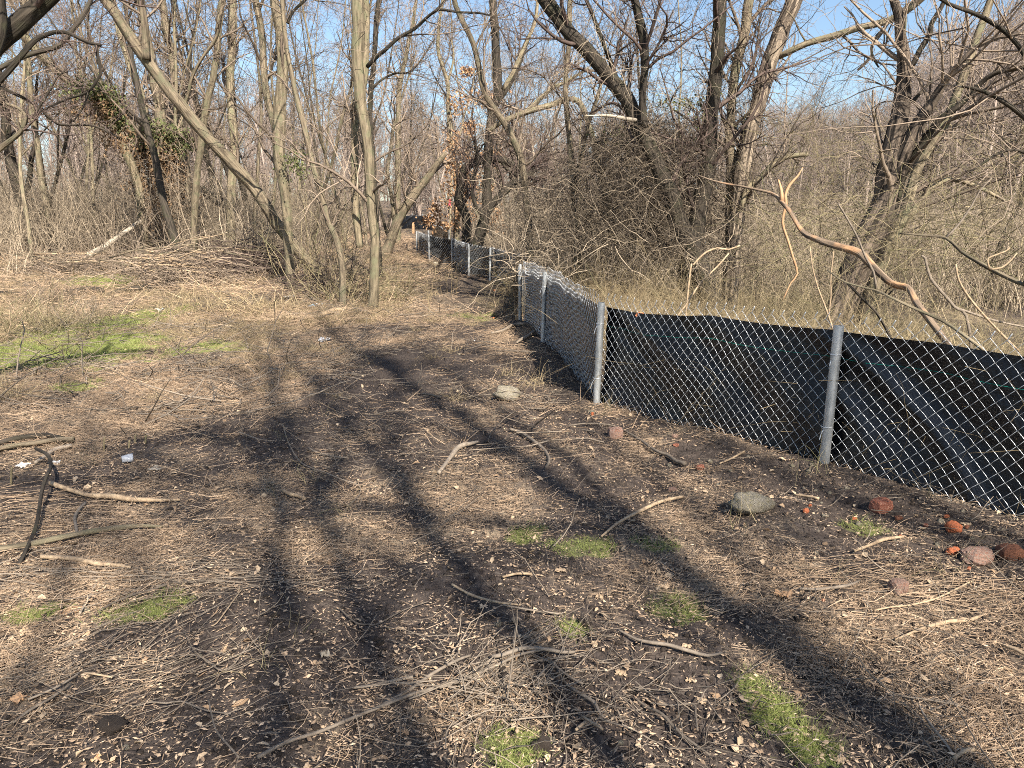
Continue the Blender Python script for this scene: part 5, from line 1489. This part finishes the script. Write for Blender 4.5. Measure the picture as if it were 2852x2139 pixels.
for (u, v, w, lab) in [(1912, 1808, 24, 'grey tan leaf near the stem bundle'), (1923, 1905, 26, 'pale pointed leaf on dark soil centre right'), (1955, 1962, 34, 'grey curled leaf pair beside the right angled twig'),
                       (1730, 1885, 34, 'light grey leaf left of the pale pointed one'), (1860, 1780, 30, 'reddish tan leaf above the stem bundle'), (1850, 1640, 30, 'grey leaf above the small green tuft'),
                       (1670, 1668, 24, 'bright cream leaf centre right'), (1360, 2020, 16, 'small white square leaf at bottom centre'), (2560, 1755, 24, 'light leaf scraps left of the orange tan branch'),
                       (2340, 2130, 40, 'blue grey leaf at the bottom edge right'), (2260, 2040, 30, 'grey leaf beside the green strip'), (1560, 1598, 30, 'pale leaf by the moss tinge'), (2690, 1466, 26, 'cream leaf right of the domed orange lump')]:
    scrap('leaf', lab, 'leaf', u, v, w, w * .35, 'leaf_tan', .6)
# crumpled clear cup: short tapered wall, dented, on its side
c = ground_px(356, 1290); n = 18; k = 7
th = np.arange(n) * 2 * math.pi / n; zz = np.linspace(0, 1, k)
r = (.030 + .012 * zz)[:, None] * (1 + .22 * vnoise(th[None] * 1.6, zz[:, None] * 3))
V = np.stack([zz[:, None] * .07 - .035 + 0 * th[None], r * np.cos(th), r * np.sin(th) * .8 + .026], -1)
idx = np.arange(n * k).reshape(k, n)
q = np.stack([idx[:-1], np.roll(idx[:-1], -1, 1), np.roll(idx[1:], -1, 1), idx[1:]], -1).reshape(-1, 4)
b = MB(); b.add(V.reshape(-1, 3), [q, idx[:1, ::-1]], .5); b.add(V.reshape(-1, 3) * [1, .96, .96] + [0, 0, .001], q[:, ::-1], .4)
o = obj('plastic_cup', b.mesh('plastic_cup', M['clear_plastic'])); o.location = tuple(c); o.rotation_euler = (0, 0, .5)
tag(o, 'crushed clear plastic cup lying in the litter at left', 'cup')
# snapped stakes / stubs
for u, v0, v1, lab in [(288, 1258, 1218, 'dark cut stub left of the clear cup'), (358, 1248, 1226, 'first short green brown stub behind the clear cup'), (375, 1236, 1210, 'second taller green stub behind the clear cup'), (404, 1236, 1212, 'third green stub behind the clear cup'), (30, 1352, 1300, 'thin straw coloured upright stub at the left edge')]:
    c = ground_px(u, v0); top = P(u + 3, v1, c[1] - .01)
    b = MB(); bark_tube(b, np.array([[*(c - [0, 0, .03]), .007], [*((c + top) / 2), .007], [*top, .006]]), 8, .02, .1)
    o = obj('cut_stub', local(b.mesh('cut_stub', M['bramble']), c)); o.location = tuple(c); tag(o, lab, 'stub')
# dry stalks standing on the path
for lab, pts, Yb, n in [('cluster of thin dry stalks standing on the far path', (1263, 822), 24, 8), ('short pale stalk standing on the far path', (1238, 820), 0, 2), ('thin pale stem standing by the left litter, path centre', (1190, 880), 0, 3)]:
    c = ground_px(*pts); b = MB()
    S = np.tile(c, (n, 1)) + rng.normal(0, .06, (n, 3)) * [1, 1, 0]
    p_, r_ = grow(S, rng.normal(0, .16, (n, 3)) + [0, 0, 1], rng.uniform(.4, .85, n), .005, 6, .08, 0, .4); tubes(b, p_, r_, 4)
    s, d, rr, lp, t = kids(p_, r_, n * 4, .4, 1, (20, 50), .2); p2, r2 = grow(s, d, .22, .003, 4, .15); tubes(b, p2, r2, 3)
    o = obj('dry_stalks', local(b.mesh('dry_stalks', M['grass_dry']), c)); o.location = tuple(c); tag(o, lab, 'plant')
# bushes standing on the left
def shrub(label, u, v, wpx, hpx, n, mt, twigs=5, lean=.7, Y=None):
    c = ground_px(u, v); sc = c[1] / FPX; h = hpx * sc
    me = bush(n, wpx * sc * .3, h, max(.0022, .00042 * c[1]), mt, twigs, lean, -.1)
    o = obj('bush', me); o.location = tuple(c)
    return tag(o, label, 'bush')


shrub('dense tan bramble bush at the left edge below the logs', 90, 930, 260, 130, 200, 'bramble', 7)
shrub('dark low bramble bush between the two moss patches', 200, 905, 190, 90, 130, 'thicket', 7)
shrub('straw coloured bush in the left corner of the clearing', 20, 1110, 110, 120, 60, 'grass_dry', 6)
shrub('wiry bush beside the mossy logs', 150, 850, 160, 110, 70, 'twig', 6)
shrub('loose tan shoots in front of the tall brush pile', 560, 870, 240, 110, 80, 'grass_dry', 6)
shrub('tan briars filling the foot of the thin kinked trunk', 960, 850, 170, 190, 90, 'bramble', 6, .45)
shrub('leafless briars right of the thickest trunk', 1085, 840, 110, 120, 60, 'bramble', 6, .6)
shrub('pale bush before the pale flaking trunk', 730, 880, 220, 110, 90, 'grass_dry', 6)
shrub('tall reddish shoots beside the thin kinked trunk', 925, 840, 90, 420, 26, 'twig', 8, .12)
shrub('tall thin shoots between the pale flaking trunk and the kinked one', 870, 800, 130, 380, 30, 'bramble', 8, .15)
shrub('arching bare shrub below the vine clump', 360, 770, 120, 260, 26, 'twig', 8, .4)

# ------------------------------------------------------------------ woods: further single trees
def wood_tree(h, r, lean, spread, nl=26, n2=150, n3=560, r3=.006, t0=.3, matn='bark', twig='twig', K=9):
    base = np.array([[0, 0, -.2]])
    p, rr = grow(base, np.array([[lean * rng.normal(), lean * rng.normal(), 1.]]), h, r, 11, .085, .05, .22)
    q = np.hstack([p[0], rr[0][:, None]])
    b = MB(); bark_tube(b, q, 9, .35, .08, .25)
    limbs = []
    for _ in range(rng.integers(1, 4)):
        s, d, r0, lp, t = kids(p, rr, 1, .25, .7, (15, 45), .2)
        lp_, lr = grow(s, d, h * rng.uniform(.3, .55), r0 * .6, 7, .09, .06, .2)
        qq = np.hstack([lp_[0], lr[0][:, None]]); bark_tube(b, qq, 7, .4, .08); limbs.append(qq)
    tr = b.mesh('trunk', M[matn])
    c = crown_mb([q, q] + limbs, n1=nl, n2=n2, n3=n3, l1=(.8, spread), r3=r3, up=.45, t0=t0)
    return tr, c.mesh('crown', M[twig])


WT = [wood_tree(rng.uniform(11, 16), rng.uniform(.055, .13), rng.uniform(.05, .3), 3.0, n3=700, matn=['bark', 'bark_pale', 'bark_dark', 'bark_dark'][i % 4]) for i in range(8)]
proto = []
for tr, cr in WT:
    o = thing('woodland_tree', None, 'tree')
    obj('trunk', tr, o); obj('crown', cr, o); proto.append(o)
used = set()
def plant(i, x, y, s, label, group):
    src = proto[i]
    if i in used:
        o = src.copy(); COL.objects.link(o)
        for ch in src.children:
            c = ch.copy(); COL.objects.link(c); c.parent = o
    else:
        o = src; used.add(i)
    o.location = (x, y, float(G(x, y))); o.rotation_euler = (rng.normal(0, .03), rng.normal(0, .03), rng.uniform(0, 6.28)); o.scale = (s, s, s)
    o['label'] = label; o['group'] = group
    return o


zones = [  # x0,x1,y0,y1,count,label,group,scale
    (-24, -6, 21, 34, 36, 'slender bare tree in the left woods behind the brush piles', 'slender trees of the left woods', (.7, 1.05)),
    (-34, -10, 34, 50, 34, 'thin bare tree deep in the left woods', 'thin trees deep in the left woods', (.8, 1.1)),
    (-7.5, -4.6, 30, 46, 6, 'bare tree lining the left of the far path', 'trees lining the far path', (.7, 1.)),
    (-3.2, 2.5, 36, 52, 16, 'bare tree closing the view beyond the path bend', 'bare trees beyond the path bend', (.6, .9)),
    (1.5, 12, 24, 40, 16, 'bare tree in the thicket behind the middle fence', 'bare trees behind the middle fence', (.55, .85)),
    (12, 30, 20, 34, 12, 'bare tree in the brush at the far right', 'bare trees at the far right', (.5, .85)),
]
for (x0, x1, y0, y1, n, lab, grp, (s0, s1)) in zones:
    for k in range(n):
        x = rng.uniform(x0, x1); y = rng.uniform(y0, y1)
        # leave the blue gap at the right open
        uu = CX + x / y * FPX
        sc = rng.uniform(s0, s1)
        if 2100 < uu < 2500: sc *= .42
        plant(int(rng.integers(0, 8)), x, y, sc, lab, grp)
for i, o in enumerate(proto):
    if i not in used:
        for ch in list(o.children): bpy.data.objects.remove(ch)
        bpy.data.objects.remove(o)

# far-off wood as one mass
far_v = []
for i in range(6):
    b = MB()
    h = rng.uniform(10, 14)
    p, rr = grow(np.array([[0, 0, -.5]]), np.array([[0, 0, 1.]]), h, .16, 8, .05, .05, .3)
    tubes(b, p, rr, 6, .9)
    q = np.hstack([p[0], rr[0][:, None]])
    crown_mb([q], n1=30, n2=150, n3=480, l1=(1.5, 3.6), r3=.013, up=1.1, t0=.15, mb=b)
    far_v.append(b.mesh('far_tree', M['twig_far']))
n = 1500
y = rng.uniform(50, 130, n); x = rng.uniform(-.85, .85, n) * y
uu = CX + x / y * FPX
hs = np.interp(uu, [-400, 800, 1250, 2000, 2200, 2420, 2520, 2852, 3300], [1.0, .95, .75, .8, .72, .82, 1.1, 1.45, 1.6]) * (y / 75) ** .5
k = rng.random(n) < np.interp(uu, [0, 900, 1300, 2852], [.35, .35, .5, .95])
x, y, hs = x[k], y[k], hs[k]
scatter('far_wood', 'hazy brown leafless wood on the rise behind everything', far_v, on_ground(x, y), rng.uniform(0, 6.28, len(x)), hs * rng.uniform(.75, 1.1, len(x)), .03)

# ------------------------------------------------------------------ trees behind the viewer whose shadows lie on the path
SH = (math.sin(SUN_AZ), -math.cos(SUN_AZ))
def shadow_tree(label, X0, back, h, r, forks, lean=(0, 0), n=(20, 150, 500)):
    bx, by = X0 + back * SH[0], 2.06 + back * SH[1]
    bz = float(G(bx, by))
    t = np.linspace(0, 1, 7)
    q = np.stack([bx + lean[0] * t + .12 * vnoise(t * 3 + X0 * 9, t * 0), by + lean[1] * t, bz - .3 + t * h, r * (1 - .55 * t)], 1)
    o3 = q[0, :3].copy(); root = thing('tree', label, 'tree', None, tuple(o3))
    b = MB(); bark_tube(b, q, 12, .15, .1, .3); obj('trunk', local(b.mesh('trunk', M['bark']), o3), root)
    qs = [q]
    for f in range(forks):
        s, d, r0, lp, tt = kids(q[None, :, :3], q[None, :, 3], 1, .25, .75, (20, 55), .15)
        p_, r_ = grow(s, d, h * rng.uniform(.3, .6), r0 * .6, 10, .17, .04, .25)
        qq = np.hstack([p_[0], r_[0][:, None]]); b = MB(); bark_tube(b, qq, 8, .15, .1); obj('limb', local(b.mesh('limb', M['bark']), o3), root); qs.append(qq)
    c = crown_mb(qs, n1=n[0], n2=n[1], n3=n[2], r3=.005, l1=(.8, 2.6)); obj('crown', local(c.mesh('crown', M['twig']), o3), root)


shadow_tree('tree behind the viewer casting the long streak from lower right', 1.40, 11.0, 19, .14, 5, n=(40, 240, 700))
shadow_tree('tree behind the viewer casting the centre streak', .42, 11.5, 18, .10, 7, n=(44, 300, 900))
shadow_tree('tree behind the viewer casting the lower left streak', -.75, 12, 18, .09, 8, (.8, 0), (50, 340, 1100))
shadow_tree('crooked tree behind the viewer shading the left litter', -2.4, 13, 17, .07, 8, (2.6, 0), (60, 420, 1500))
shadow_tree('slim tree behind the viewer at right', 3.0, 13, 18, .08, 5, n=(30, 200, 600))
